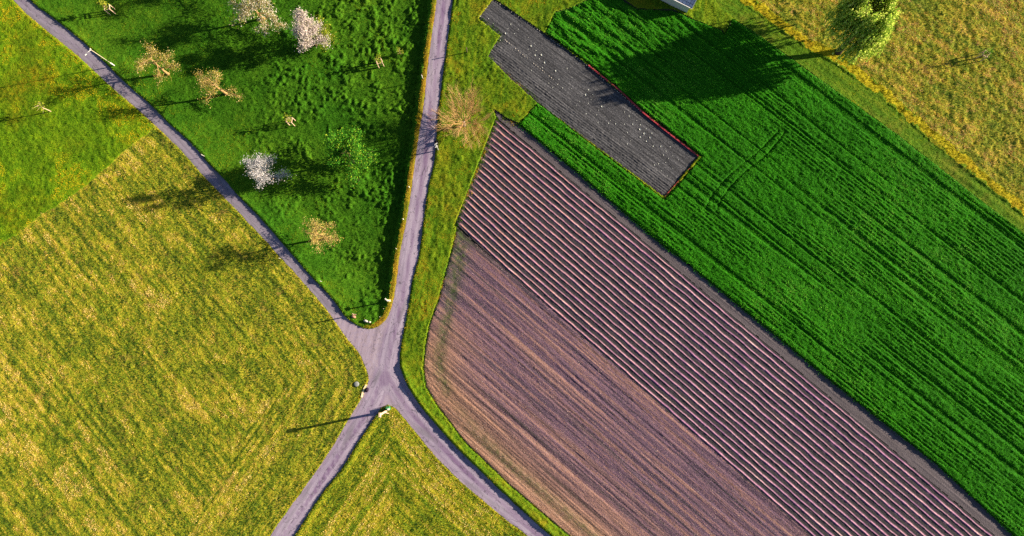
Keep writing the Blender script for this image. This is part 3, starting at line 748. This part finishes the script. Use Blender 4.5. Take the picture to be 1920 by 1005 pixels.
def tree(name, uv, height, clear, radius, mats, label, group, seed, cat='tree', nl=9, twigs=5, leaves=2600, lsize=.17, droop=.2, lean=(0, 0), elong=1.5, spray=.34, trunk_r=.25, fill=0.0):
    rng = np.random.default_rng(seed); rr = random.Random(seed)
    root = empty(name, spot(*uv), label, cat, group)
    root.location.z -= .05
    trunk = MB(); limbs = MB(); tips = []
    top = Vector((lean[0], lean[1], height * .82))
    def tp(t_): return Vector((top.x * t_ ** 1.3 + .12 * math.sin(t_ * 5 + seed), top.y * t_ ** 1.3 + .12 * math.cos(t_ * 4 + seed), top.z * t_))
    ts = [0, .08, .2, .35, .5, .65, .82, 1]
    trunk.tube([tp(t_) for t_ in ts], [trunk_r * (1.35 if t_ == 0 else (1 - .85 * t_)) for t_ in ts], 8)
    def grow(p, d, L, r, lev):
        pts = [p]; q = p.copy(); n = 5
        for k in range(n):
            d = (d + Vector((rr.uniform(-.3, .3), rr.uniform(-.3, .3), rr.uniform(-.25, .25) - droop * (k / n) * (1 if lev else .6)))).normalized()
            q = q + d * (L / n); pts.append(q.copy())
            if lev < 2:
                for _ in range(1 if lev else (2 if k else 1)):
                    if rr.random() < .85:
                        dd = (d + Vector((rr.uniform(-1, 1), rr.uniform(-1, 1), rr.uniform(-.4, .9)))).normalized()
                        grow(q.copy(), dd, L * rr.uniform(.32, .55), r * .5, lev + 1)
            if lev >= 1: tips.append((q.copy(), d.copy()))
        limbs.tube(pts, [r * (1 - .75 * k / n) for k in range(n + 1)], 5 if lev == 0 else 3, False)
    for k in range(nl):
        t_ = clear / (height * .82) + (1 - clear / (height * .82)) * (k + .3) / nl
        t_ = min(t_, .98)
        ang = k * 2.4 + rr.uniform(-.4, .4)
        up = .15 + .75 * (k / nl)
        L = radius * (1.05 - .45 * (k / nl)) * rr.uniform(.8, 1.15)
        grow(tp(t_), Vector((math.cos(ang), math.sin(ang), up)).normalized(), L, trunk_r * .42 * (1 - .5 * k / nl), 0)
    trunk.build('trunk', mats[0], root, True)
    limbs.build('branches', mats[0] if len(mats) < 3 else mats[2], root, True)
    T = np.array([t_[0][:] for t_ in tips])
    lsize *= .68; leaves = int(leaves * 1.9); k = rng.integers(0, len(T), leaves)
    pts = T[k] + rng.normal(size=(leaves, 3)) * spray
    if fill:
        pass
    V, Fc, ti = cards(pts, lsize, rng, None, elong)
    raw_mesh('foliage' if 'blossom' not in mats[1].name else 'blossom', V, Fc, mats[1], root, {'tint': ti})
    return root

G = 'fruit trees in the orchard meadow'
tree('fruit_tree', (316, 138), 8.6, 2.6, 2.6, (M['bark_tan'], M['lf_tan']), 'straggly tan tree nearest the street lamp, with low drooping boughs', G, 3, leaves=1700, lsize=.15, droop=.3, nl=9)
tree('fruit_tree', (424, 176), 9.2, 2.6, 2.4, (M['bark_tan'], M['lf_tan']), 'sparse tan tree with orange lit trunk, right of the straggly tan one', G, 8, leaves=1700, lsize=.15, droop=.25, nl=9)
tree('fruit_tree', (494, 36), 8.6, 2.4, 3.3, (M['bark_tan'], M['lf_mixed']), 'large loose tree with mixed white and gold blossom at top edge', G, 14, leaves=3400, lsize=.19, nl=10)
tree('fruit_tree', (592, 84), 9.8, 2.6, 2.0, (M['bark'], M['lf_pink']), 'dense pinkish white blossom tree at top edge', G, 21, leaves=5200, lsize=.2, nl=12, droop=.1, lean=(-.3, .5))
tree('fruit_tree', (606, 80), 3.6, .8, 2.0, (M['bark'], M['lf_lime']), 'small yellow-green tree right below the pinkish blossom tree', G, 25, leaves=1000, lsize=.18, nl=7, trunk_r=.09, lean=(.8, 1.6))
tree('fruit_tree', (514, 334), 10.2, 2.4, 2.2, (M['bark_dark'], M['lf_grey'], M['steel']), 'silvery white blossoming tree close to the footpath', G, 33, leaves=2400, lsize=.18, nl=10, droop=.05)
tree('fruit_tree', (665, 303), 10.2, 2.4, 3.7, (M['bark'], M['lf_fresh']), 'broad loose fresh green tree in the middle of the orchard', G, 41, leaves=6500, lsize=.24, nl=11, spray=.4)
tree('fruit_tree', (613, 448), 9.2, 2.8, 2.3, (M['bark_tan'], M['lf_gold']), 'small golden tree nearest the road junction', G, 55, leaves=1500, lsize=.16, nl=9, droop=.15)
tree('fruit_tree', (445, -40), 9.0, 2.6, 4.0, (M['bark'], M['lf_green']), 'green tree just beyond the top edge, seen by its shadow', G, 58, leaves=3000, lsize=.2)

# bare pollard on the verge
def bare_tree():
    rr = random.Random(4)
    root = empty('bare_tree', spot(871, 236), 'bare orange twigged tree with pale trunk on verge beside road', 'tree')
    tr = MB(); tr.tube([(0, 0, -.1), (.03, 0, .3), (0, .05, 1.2), (.05, .1, 2.0)], [.3, .24, .2, .17], 9); tr.build('trunk', M['stone_pale'], root, True)
    tw = MB()
    def g(p, d, L, r, lev):
        pts = [p]; q = p.copy(); n = 6
        for k in range(n):
            d = (d + Vector((rr.uniform(-.16, .16), rr.uniform(-.16, .16), rr.uniform(-.1, .12)))).normalized()
            q = q + d * L / n; pts.append(q.copy())
            if lev < 2 and k > 0:
                for _ in range(2): g(q.copy(), (d + Vector((rr.uniform(-.6, .6), rr.uniform(-.6, .6), rr.uniform(-.2, .5)))).normalized(), L * rr.uniform(.35, .6), r * .5, lev + 1)
        tw.tube(pts, [r * (1 - .8 * k / n) for k in range(n + 1)], 4 if lev == 0 else 3, False)
    for k in range(34):
        a = k * 2.4 + rr.uniform(-.2, .2)
        e = rr.uniform(.05, 1.4)
        g(Vector((.05, .1, 1.5 + .05 * (k % 9))), Vector((math.cos(a), math.sin(a) + .2, e)).normalized(), rr.uniform(3.0, 5.0), .045, 0)
    tw.build('branches', M['tw_bare'], root, True)
bare_tree()

# willow
def willow():
    rng = np.random.default_rng(77); rr = random.Random(77)
    root = empty('willow_tree', spot(1571, 98), 'big drooping green willow tree on brown pasture edge', 'tree')
    tr = MB()
    top = Vector((.6, 1.8, 6.2))
    tr.tube([(0, 0, -.1), (.05, .1, .5), (.15, .4, 2.2), (.4, 1.0, 4.2), top], [.75, .55, .48, .42, .34], 10)
    tr.build('trunk', M['bark_dark'], root, True)
    br = MB(); pts = []
    cen = Vector((.2, 2.4, 0))
    for k in range(54):
        a = k * 2.399 + rr.uniform(-.3, .3)
        q = rr.uniform(.25, 1) ** .6
        R = 4.9 * q
        zt = 17.6 - 9.4 * q ** 1.6 + rr.uniform(-.6, .6)
        end = Vector((cen.x + R * math.cos(a) * .98, cen.y + R * math.sin(a) * 1.25, zt))
        st = Vector((.4, 1.0, 4.2)).lerp(top, rr.random())
        mid = st.lerp(end, .5) + Vector((rr.uniform(-.4, .4), rr.uniform(-.4, .4), 1.0))
        br.tube([st, st.lerp(mid, .5) + Vector((0, 0, .2)), mid, mid.lerp(end, .55) + Vector((0, 0, .5)), end], [.16, .13, .09, .05, .025], 5, False)
        for j in range(85):
            b = st.lerp(mid, rr.uniform(.4, 1)) if rr.random() < .35 else mid.lerp(end, rr.random())
            pts.append((b.x + rr.gauss(0, .45), b.y + rr.gauss(0, .45), b.z + rr.gauss(.3, .35)))
        # hanging curtains along the outer half
        for j in range(20):
            t_ = rr.uniform(.25, 1.05)
            b = mid.lerp(end, t_) if t_ <= 1 else end
            b = b + Vector((rr.gauss(0, .5), rr.gauss(0, .5), rr.gauss(.2, .35)))
            Ln = rr.uniform(1.5, 5.0) * (.5 + .6 * q)
            ox, oy = rr.gauss(0, .12), rr.gauss(0, .12)
            ndrop = int(Ln * 9)
            for m in range(ndrop):
                f_ = m / ndrop
                pts.append((b.x + ox * f_ * 3 + rr.gauss(0, .07) + .25 * math.cos(a) * f_, b.y + oy * f_ * 3 + rr.gauss(0, .07) + .25 * math.sin(a) * f_, max(2.4 + rr.random() * .8, b.z - Ln * f_)))
    br.build('branches', M['bark_dark'], root, True)
    V, Fc, ti = cards(np.array(pts), .2, rng, None, 1.9, True)
    raw_mesh('foliage', V, Fc, M['lf_willow'], root, {'tint': ti})
willow()

# saplings in stake guards
def sapling(uv, label, seed, h=3.4, leaves=170, lmat='lf_lime', nst=4, guard=True, cw=.55, leanv=(0, 0)):
    rr = random.Random(seed); rng = np.random.default_rng(seed)
    root = empty('sapling', spot(*uv), label, 'sapling', 'young trees in stake guards' if guard else None)
    root.rotation_euler.z = rr.uniform(0, 1.5)
    tr = MB(); tr.tube([(0, 0, -.05), (.03, 0, 1.0), (0, .04, 2.0), (leanv[0], leanv[1], h)], [.09, .08, .06, .02], 6)
    tips = []
    for k in range(14):
        z = h * rr.uniform(.5, .98); a = k * 2.4
        e = Vector((math.cos(a) * cw * rr.uniform(.6, 1.4), math.sin(a) * cw * rr.uniform(.6, 1.4), z + rr.uniform(.2, .7)))
        s0 = Vector((leanv[0] * z / h, leanv[1] * z / h, z))
        tr.tube([s0, s0.lerp(e, .5) + Vector((0, 0, .06)), e], [.02, .015, .006], 4, False)
        for m in range(5): tips.append(s0.lerp(e, .25 + .75 * m / 4)[:])
    tr.build('trunk', M['bark'] if guard else M['wood'], root, True)
    T = np.array(tips); pts = T[rng.integers(0, len(T), leaves)] + rng.normal(size=(leaves, 3)) * .13
    V, Fc, ti = cards(pts, .17, rng)
    raw_mesh('foliage', V, Fc, M[lmat], root, {'tint': ti})
    if guard:
        c = [(-.45, -.45), (.45, -.45), (.45, .45), (-.45, .45)][:nst]
        for x, y in c:
            s_ = MB(); s_.tube([(x, y, -.1), (x, y, 1.0), (x * .96, y * .96, 2.0)], [.08, .08, .075], 6); s_.build('stake', M['wood'], root)
        for i in range(nst if nst == 4 else nst - 1):
            a, b = c[i], c[(i + 1) % len(c)]
            r_ = MB(); L = math.hypot(a[0] - b[0], a[1] - b[1])
            r_.box(((a[0] + b[0]) / 2, (a[1] + b[1]) / 2, 1.85), (L - .17, .08, .14), math.atan2(b[1] - a[1], b[0] - a[0])); r_.build('rail', M['wood'], root)
    return root
sapling((212, 23), 'yellow-green sapling in stake guard near the upper left end of footpath', 1, 3.8, 240)
sapling((549, 231), 'small sapling in square stake guard left of broad green tree', 2, 3.3, 110)
sapling((714, 122), 'yellow-green sapling in stake guard beside main road bank', 3, 3.3, 170)
sapling((1835, 109), 'dark sapling stake guard alone on the brown pasture', 5, 3.6, 90, 'lf_green')
sapling((97, 210), 'thin pale leaning young tree in the bright meadow left of footpath', 6, 3.6, 120, 'lf_lime', guard=False, cw=.8)
sapling((752, 103), 'small yellow-green unguarded sapling near dark roadside ditch', 7, 1.6, 120, 'lf_lime', guard=False, cw=.5)

# ------------------------------------------------------------------ street lamp by the path
def street_lamp():
    root = empty('street_lamp', spot(216, 124), 'tall cream street lamp leaning over footpath edge', 'street lamp')
    b = MB(); b.tube([(0, 0, -.1), (0, 0, 1.5)], [.10, .09], 10); b.build('base_sleeve', M['white'], root, True)
    p_ = MB(); p_.tube([(0, 0, 1.5), (0, 0, 4), (0, 0, 7.0)], [.06, .05, .04], 8); p_.build('pole', M['cream'], root, True)
    a = MB(); a.tube([(0, 0, 6.9), (-.3, -.35, 7.05), (-.62, -.72, 7.05)], [.04, .035, .03], 6); a.build('arm', M['steel'], root, True)
    h = MB(); h.box((-.75, -.87, 7.03), (.34, .14, .1), math.atan2(-.87, -.75), taper=.8); h.build('lamp_head', M['white'], root)
    c = MB(); c.box((-.06, .07, 7.05), (.22, .16, .14), .4, taper=.7); c.build('lamp_cap', M['white'], root)
street_lamp()

# ------------------------------------------------------------------ posts and signs
def marker(uv, label, h=1.2, r=.055, mat='white', sh=None, group=None, cap=True, name='marker_post'):
    r *= .75
    root = empty(name, spot(*uv), label, 'post', group)
    m = MB(); m.tube([(0, 0, -.1), (0, 0, h * .85), (0, 0, h)], [r, r, r * .8], 8); m.build('post', M[mat], root, True)
    if cap:
        c = MB(); c.tube([(0, 0, h), (0, 0, h + .12)], [r * 1.35, r * 1.1], 8); c.build('cap', M['wood_dark' if mat == 'white' else 'white'], root, True)
    return root
marker((793, 148), 'white marker post on road bank beside the upper saplings', 2.0, .09, group='white marker posts')
marker((768, 352), 'yellowish short post on road bank, below the silver signpost', .8, .1, 'kerb')
marker((757, 412), 'yellowish short post on road bank, level with golden tree', .8, .1, 'kerb')
marker((744, 467), 'slim white post on road bank, halfway to the junction', 1.2, .06, group='white marker posts')
marker((385, 294), 'white post at footpath edge, left of the silvery tree', 1.6, .05, group='white marker posts')
marker((526, 485), 'white post on left footpath edge, below the golden tree shadow', 1.0, .05)
marker((604, 528), 'white post at right footpath edge, above the junction', 1.4, .05, group='white marker posts')
marker((720, 579), 'upper of the slim white pegs on the apex bank', .8, .04, group='white marker posts')
marker((713, 594), 'lower of the slim white pegs on the apex bank', .7, .04, group='white marker posts')
marker((876, 99), 'dark wooden post standing in grass right of the upper road', 2.2, .1, 'wood_dark', cap=False, name='wooden_post')

def lump(name, uv, r, mat, label, cat, seed, rz=0, z=0, group=None):
    m = MB(); m.blob((0, 0, r[2] * .55), r, seed, (10, 7), .14)
    o = m.build(name, M[mat], None, True); o.location = spot(*uv); o.location.z += z; o.rotation_euler.z = rz
    return tag(o, label, cat, group)
lump('boulder', (664, 594), (.42, .24, .35), 'stone_red', 'reddish boulder on orchard tip beside footpath', 'boulder', 1, -.4, .1)
lump('boulder', (687, 602), (.42, .2, .3), 'stone_pale', 'longer pale boulder at the orchard tip', 'boulder', 2, -.3, .15)
lump('boulder', (694, 604), (.2, .17, .25), 'stone_pale', 'smaller round pale boulder at the orchard tip', 'boulder', 3, 0, .15)
lump('boulder', (688, 731), (.34, .4, .3), 'stone_dark', 'dark purple black boulder on left corner of road junction', 'boulder', 4, -.5)
lump('boulder', (563, 98), (.26, .3, .24), 'stone_pale', 'pale stone in the grass under the pinkish blossom tree', 'boulder', 6, 0, .25)

m = MB(); m.tube([(0, 0, -.05), (0, 0, .22), (0, 0, .26)], [.42, .42, .36], 16); o = m.build('manhole', M['concrete'], None, True)
o.location = spot(669, 720); o.location.z += .05; tag(o, 'round grey concrete manhole in grass left of junction', 'manhole')
k_ = smooth(atn([(688, 721), (683.5, 730), (681, 737), (679, 745)]), .3); m = MB()
for a, b in zip(k_[:-1], k_[1:]):
    d = b - a; m.box(((a[0] + b[0]) / 2 - .1, (a[1] + b[1]) / 2, .08), (np.linalg.norm(d) * .98, .22, .24), math.atan2(d[1], d[0]))
o = m.build('kerb', M['kerb']); tag(o, 'short pale kerb on left corner of the road junction', 'kerb')

# signpost at the orchard tip
r = empty('signpost', spot(731, 564), 'white topped signpost on bank beside main road above junction', 'signpost')
m = MB(); m.tube([(0, 0, -.1), (0, 0, 2.9)], [.11, .10], 8); m.build('post', M['kerb'], r, True)
m = MB(); m.box((-.05, .03, 2.75), (.62, .16, .42), -.7); m.build('sign_board', M['white'], r)
m = MB(); m.box((0, 0, .25), (.4, .4, .6), .4, taper=.8); m.build('base_block', M['kerb'], r)
r = empty('post_with_board', spot(668, 590), 'slim wooden post behind reddish boulder at orchard tip', 'post')
m = MB(); m.tube([(0, 0, -.1), (0, 0, 2.6)], [.10, .09], 8); m.build('post', M['wood_dark'], r, True)
m = MB(); m.box((0, 0, 2.45), (.1, .3, .22), .3); m.build('sign_board', M['wood'], r)

# silver signpost and black box beside the road
r = empty('signpost', spot(822, 282), 'silver signpost with white boards on right edge of main road', 'signpost')
m = MB(); m.tube([(0, 0, -.1), (0, 0, 3.5)], [.10, .09], 8); m.build('post', M['steel'], r, True)
for k, (dx, dy, z, rz) in enumerate(((-.05, .22, 3.35, .5), (0, -.2, 3.05, .45), (-.18, .02, 2.6, -.9))):
    m = MB(); m.box((dx, dy, z), (.52, .09, .28), rz); m.build('sign_board', M['white'] if k != 2 else M['steel'], r)
r = empty('waste_bin', spot(819, 269), 'squat black twin bin on right edge of main road', 'bin')
m = MB(); m.box((0, 0, .26), (.62, .72, .56), .1, taper=.94); m.build('body', M['black'], r)
for y in (-.2, .2):
    m = MB(); m.tube([(-.02, y, .54), (-.02, y, .64), (-.02, y, .72)], [.17, .17, .1], 12); m.build('lid', M['black'], r, True)

# tall mast on the tip of the triangle field, with green box beside it
r = empty('mast', spot(724, 771), 'tall pale timber mast with spread braces at the lane fork', 'mast')
m = MB(); m.box((0, 0, 2.7), (.3, .3, 5.6), .6); m.build('post', M['wood'], r)
for dx, dy in ((-.5, -.45), (.5, -.4)):
    m = MB(); m.tube([(dx, dy, -.1), (dx * .1, dy * .1, 1.6)], [.08, .06], 6); m.build('brace', M['wood'], r, True)
m = MB(); m.box((0, 0, 5.65), (.8, .4, .5), 1.6, taper=.6); m.build('head', M['wood'], r)
r = empty('cabinet', spot(729, 765), 'green roadside cabinet with white lid at lane fork', 'cabinet')
m = MB(); m.box((0, 0, .5), (.6, .5, 1.1), .25); m.build('body', M['green_paint'], r)
m = MB(); m.box((.14, -.1, 1.09), (.34, .3, .08), .25); m.build('lid', M['white'], r)
m = MB(); m.box((-.1, .36, .6), (.5, .05, .6), .25); m.build('door', M['green_paint'], r)

# ------------------------------------------------------------------ shed at the top edge
def shed():
    x, y = at(1297, 15, 3.0)
    root = empty('shed', (x, y, 0), 'grey tiled shed roof corner at the top edge', 'building')
    a, b = np.array(at(1266, 0, 3.0)), np.array(at(1297, 15, 3.0))
    ang = math.atan2(b[1] - a[1], b[0] - a[0])          # eave direction
    root.rotation_euler.z = ang
    L, Wd, e, rg = 11.0, 8.0, 3.0, 5.0                   # along eave (to -x), depth (+y)
    w = MB(); w.box((-L / 2, Wd / 2, 1.35), (L - .7, Wd - .7, 2.9)); w.build('wall', M['stone_pale'], root)
    rf = MB()
    for s_ in (0, 1):
        y0 = 0 if s_ == 0 else Wd
        V = [(-L, y0, e), (0, y0, e), (0, Wd / 2, rg), (-L, Wd / 2, rg)]
        V2 = [(p[0], p[1], p[2] - .12) for p in V]
        Vs_ = V + V2
        f = [(0, 1, 2, 3), (7, 6, 5, 4), (0, 4, 5, 1), (1, 5, 6, 2), (3, 2, 6, 7), (0, 3, 7, 4)]
        rf.add(Vs_, f if s_ == 0 else [tuple(reversed(q)) for q in f])
    t = NT('roof_slabs'); P = t.pos()
    br = t.node('ShaderNodeTexBrick'); t.l.new(P, br.inputs['Vector']); br.offset = 0
    br.inputs['Scale'].default_value = 1; br.inputs['Brick Width'].default_value = .62; br.inputs['Row Height'].default_value = .5; br.inputs['Mortar Size'].default_value = .04
    br.inputs['Color1'].default_value = (.5, .46, .52, 1); br.inputs['Color2'].default_value = (.62, .58, .63, 1); br.inputs['Mortar'].default_value = (.08, .08, .09, 1)
    rm = t.done(t.mix(t.noise(P, 1.5, 4, .7, 2.2, -.25), br.outputs[0], (.4, .38, .42)))
    rf.build('roof', rm, root)
    g_ = MB()
    sl = math.atan2(rg - e, Wd / 2)
    for s_ in (0, 1):
        cy = Wd / 4 if s_ == 0 else Wd * 3 / 4
        g_.box((.07, cy, (e + rg) / 2 + .02), (.12, math.hypot(Wd / 2, rg - e), .2), rot=Matrix.Rotation(sl if s_ == 0 else -sl, 3, 'X'))
    g_.build('verge_board', M['white'], root)
    gt = MB(); gt.tube([(-L, -.07, e - .04), (.1, -.07, e - .04)], [.08, .08], 8); gt.build('gutter', M['steel'], root, True)
shed()

# ------------------------------------------------------------------ seedlings, edging stones and edging boards of the garden bed
sm_ = MB()
for k in range(7):
    a = k * .9
    d = Vector((math.cos(a), math.sin(a), 0)); n_ = Vector((-d.y, d.x, 0))
    sm_.add([d * .02, d * .12 + n_ * .05 + Vector((0, 0, .1)), d * .2 + Vector((0, 0, .13)), d * .12 - n_ * .05 + Vector((0, 0, .1))], [(0, 1, 2, 3)])
proto = sm_.build('seedling', M['seedling'])
tag(proto, 'small whitish seedling growing in the dark garden bed', 'seedling', 'seedlings in the garden bed')
rr = random.Random(9); first = True; placed = 0
for row in range(6):
    f_ = .16 + row * .125
    a0, a1 = np.array([922, 8]), np.array([1300, 300]); b0, b1 = np.array([906, 34]), np.array([1250, 352])
    off = np.array([-(a1 - a0)[1], (a1 - a0)[0]]) / np.linalg.norm(a1 - a0)
    nn = 34
    for k in range(nn):
        if rr.random() < .5: continue
        q = k / nn + rr.uniform(-.006, .006)
        p_ = a0 + (a1 - a0) * (.03 + .95 * q) + off * (8 + row * 9 + rr.uniform(-1.3, 1.3))
        w_ = at(*p_)
        if not inpoly(np.array([w_[0]]), np.array([w_[1]]), BED)[0]: continue
        o = proto if first else proto.copy()
        if not first: COL.objects.link(o)
        first = False; placed += 1
        s_ = rr.uniform(.35, .95) * (1.1 if row in (1, 2) else .7)
        o.location = (w_[0], w_[1], .05); o.scale = (s_, s_, s_); o.rotation_euler.z = rr.uniform(0, 6)
es = MB(); es.blob((0, 0, .05), (.11, .09, .1), 5, (7, 5), .2); eproto = es.build('edging_stone', M['stone_pale'])
tag(eproto, 'small pale edging stone on the rim of the dark garden bed', 'stone', 'edging stones round the garden bed')
first = True
for line in ([(897, 35), (925, -2)], [(897, 36), (938, 68)], [(938, 70), (916, 104)], [(938, 68), (1050, 160)], [(925, 0), (1020, 64), (1100, 123), (1205, 212)]):
    for i in range(len(line) - 1):
        a, b = np.array(line[i], float), np.array(line[i + 1], float); n = int(np.linalg.norm(b - a) / 5.2)
        for k in range(n):
            if rr.random() < .2: continue
            p_ = a + (b - a) * (k + rr.uniform(-.2, .2)) / n
            o = eproto if first else eproto.copy()
            if not first: COL.objects.link(o)
            first = False
            w_ = at(*p_); s_ = rr.uniform(.5, 1.0)
            o.location = (w_[0], w_[1], .04); o.scale = (s_, s_, s_); o.rotation_euler.z = rr.uniform(0, 6)
def board(pts, h, w, mat, name, label):
    P_ = atn(pts); m = MB()
    for a, b in zip(P_[:-1], P_[1:]):
        d = b - a; m.box(((a[0] + b[0]) / 2, (a[1] + b[1]) / 2, h / 2 - .05), (np.linalg.norm(d) - .02, w, h + .1), math.atan2(d[1], d[0]))
    return tag(m.build(name, M[mat]), label, 'edging')
board([(1103, 123), (1160, 169), (1208, 214), (1258, 254), (1309, 293)], .3, .22, 'red_edge', 'edging_board', 'red edging board along upper right rim of garden bed')
board([(1310, 296), (1278, 333), (1246, 369)], .22, .12, 'red_edge', 'edging_board', 'thin reddish edging board across lower right end of garden bed')
# purple flowers along the lower rim, yellow grass beside them
def along(pts, n, wid, z, offp=0):
    P_ = smooth(atn(pts), .3); k = RNG.integers(0, len(P_) - 1, n); f_ = RNG.random(n)[:, None]
    d = P_[1:] - P_[:-1]; nn_ = np.stack([-d[:, 1], d[:, 0]], -1) / (np.linalg.norm(d, axis=1)[:, None] + 1e-9)
    q = P_[k] * (1 - f_) + P_[k + 1] * f_ + nn_[k] * (RNG.normal(size=n) * wid + offp)[:, None]
    return np.column_stack([q, np.full(n, z)])
pp = np.concatenate([along([(915, 106), (960, 151), (1003, 189)], 2600, .16, .06), along([(1060, 233), (1120, 277), (1240, 366)], 3000, .14, .06)])
blades('purple_flowers', pp, .14, .04, .08, RNG.random(len(pp)), M['purple'], 'low purple flowers along the lower rim of garden bed', 'flowers')
pp = along([(1040, 221), (1120, 281), (1243, 374)], 3400, .16, .08, -.2)
blades('rim_grass', pp, .2, .05, .1, .4 + .6 * RNG.random(len(pp)), M['blade_meadow'], 'yellow grass rim between garden bed and green crop', 'grass')

wd = np.concatenate([along([(856, 428), (846, 470), (835, 510), (822, 560), (804, 610), (797, 650), (793, 690), (798, 725), (820, 762), (872, 830), (951, 906), (1038, 981), (1085, 1020)], 5200, .32, .05),
                     along([(930, 219), (905, 290), (880, 350), (852, 424)], 2200, .35, .03), along([(897, 35), (938, 68), (915, 105), (960, 150), (1005, 190), (973, 233), (945, 218)], 2200, .3, .03)])
blades('border_weeds', wd, .2, .055, .2, hay_tint(wd, .8, 4, 0, (.4, .4, .4, 0), 41, -.02), M['blade_verge'], 'straggling weeds along the ragged left edges of the fields', 'weeds')
cw_ = along([(973, 233), (1090, 330), (1225, 445), (1300, 503), (1568, 722), (1752, 867), (1902, 1005)], 5000, .16, .10)
blades('stray_crop_leaves', cw_, .16, .06, .2, RNG.random(len(cw_)) * .8, M['blade_crop'], 'stray crop leaves spilling over the edge of the dark soil track', 'crop', True)

# ------------------------------------------------------------------ light, sky, camera
EL, AZ = math.radians(19), math.atan2(.2, .98)
sd = Vector((math.cos(EL) * math.cos(AZ), math.cos(EL) * math.sin(AZ), math.sin(EL)))
L = bpy.data.lights.new('sun', 'SUN'); L.energy = 5.0; L.angle = math.radians(.5); L.color = (1, .85, .64)
so = bpy.data.objects.new('sun', L); COL.objects.link(so); so.rotation_euler = sd.to_track_quat('Z', 'Y').to_euler(); so.location = (60, 20, 60)
w = bpy.data.worlds.new('World'); scene.world = w; w.use_nodes = True
nt_ = w.node_tree; sky = nt_.nodes.new('ShaderNodeTexSky'); sky.sky_type = 'NISHITA'; sky.sun_disc = False; sky.air_density = .7; sky.dust_density = .5
sky.sun_elevation = EL; sky.sun_rotation = math.atan2(sd.x, sd.y)
bg = nt_.nodes['Background']; nt_.links.new(sky.outputs[0], bg.inputs[0]); bg.inputs[1].default_value = .05

cam = bpy.data.cameras.new('camera'); co = bpy.data.objects.new('camera', cam); COL.objects.link(co)
cam.sensor_width = 36; cam.lens = 36 * F / 1920; cam.clip_start = .5; cam.clip_end = 8000
co.location = (0, 0, HC); co.rotation_euler = (TILT, 0, 0)
scene.camera = co
scene.view_settings.view_transform = 'Standard'; scene.view_settings.look = 'None'
scene.view_settings.exposure = 1.75; scene.view_settings.gamma = 1
scene.cycles.use_denoising = False
scene.cycles.max_bounces = 4
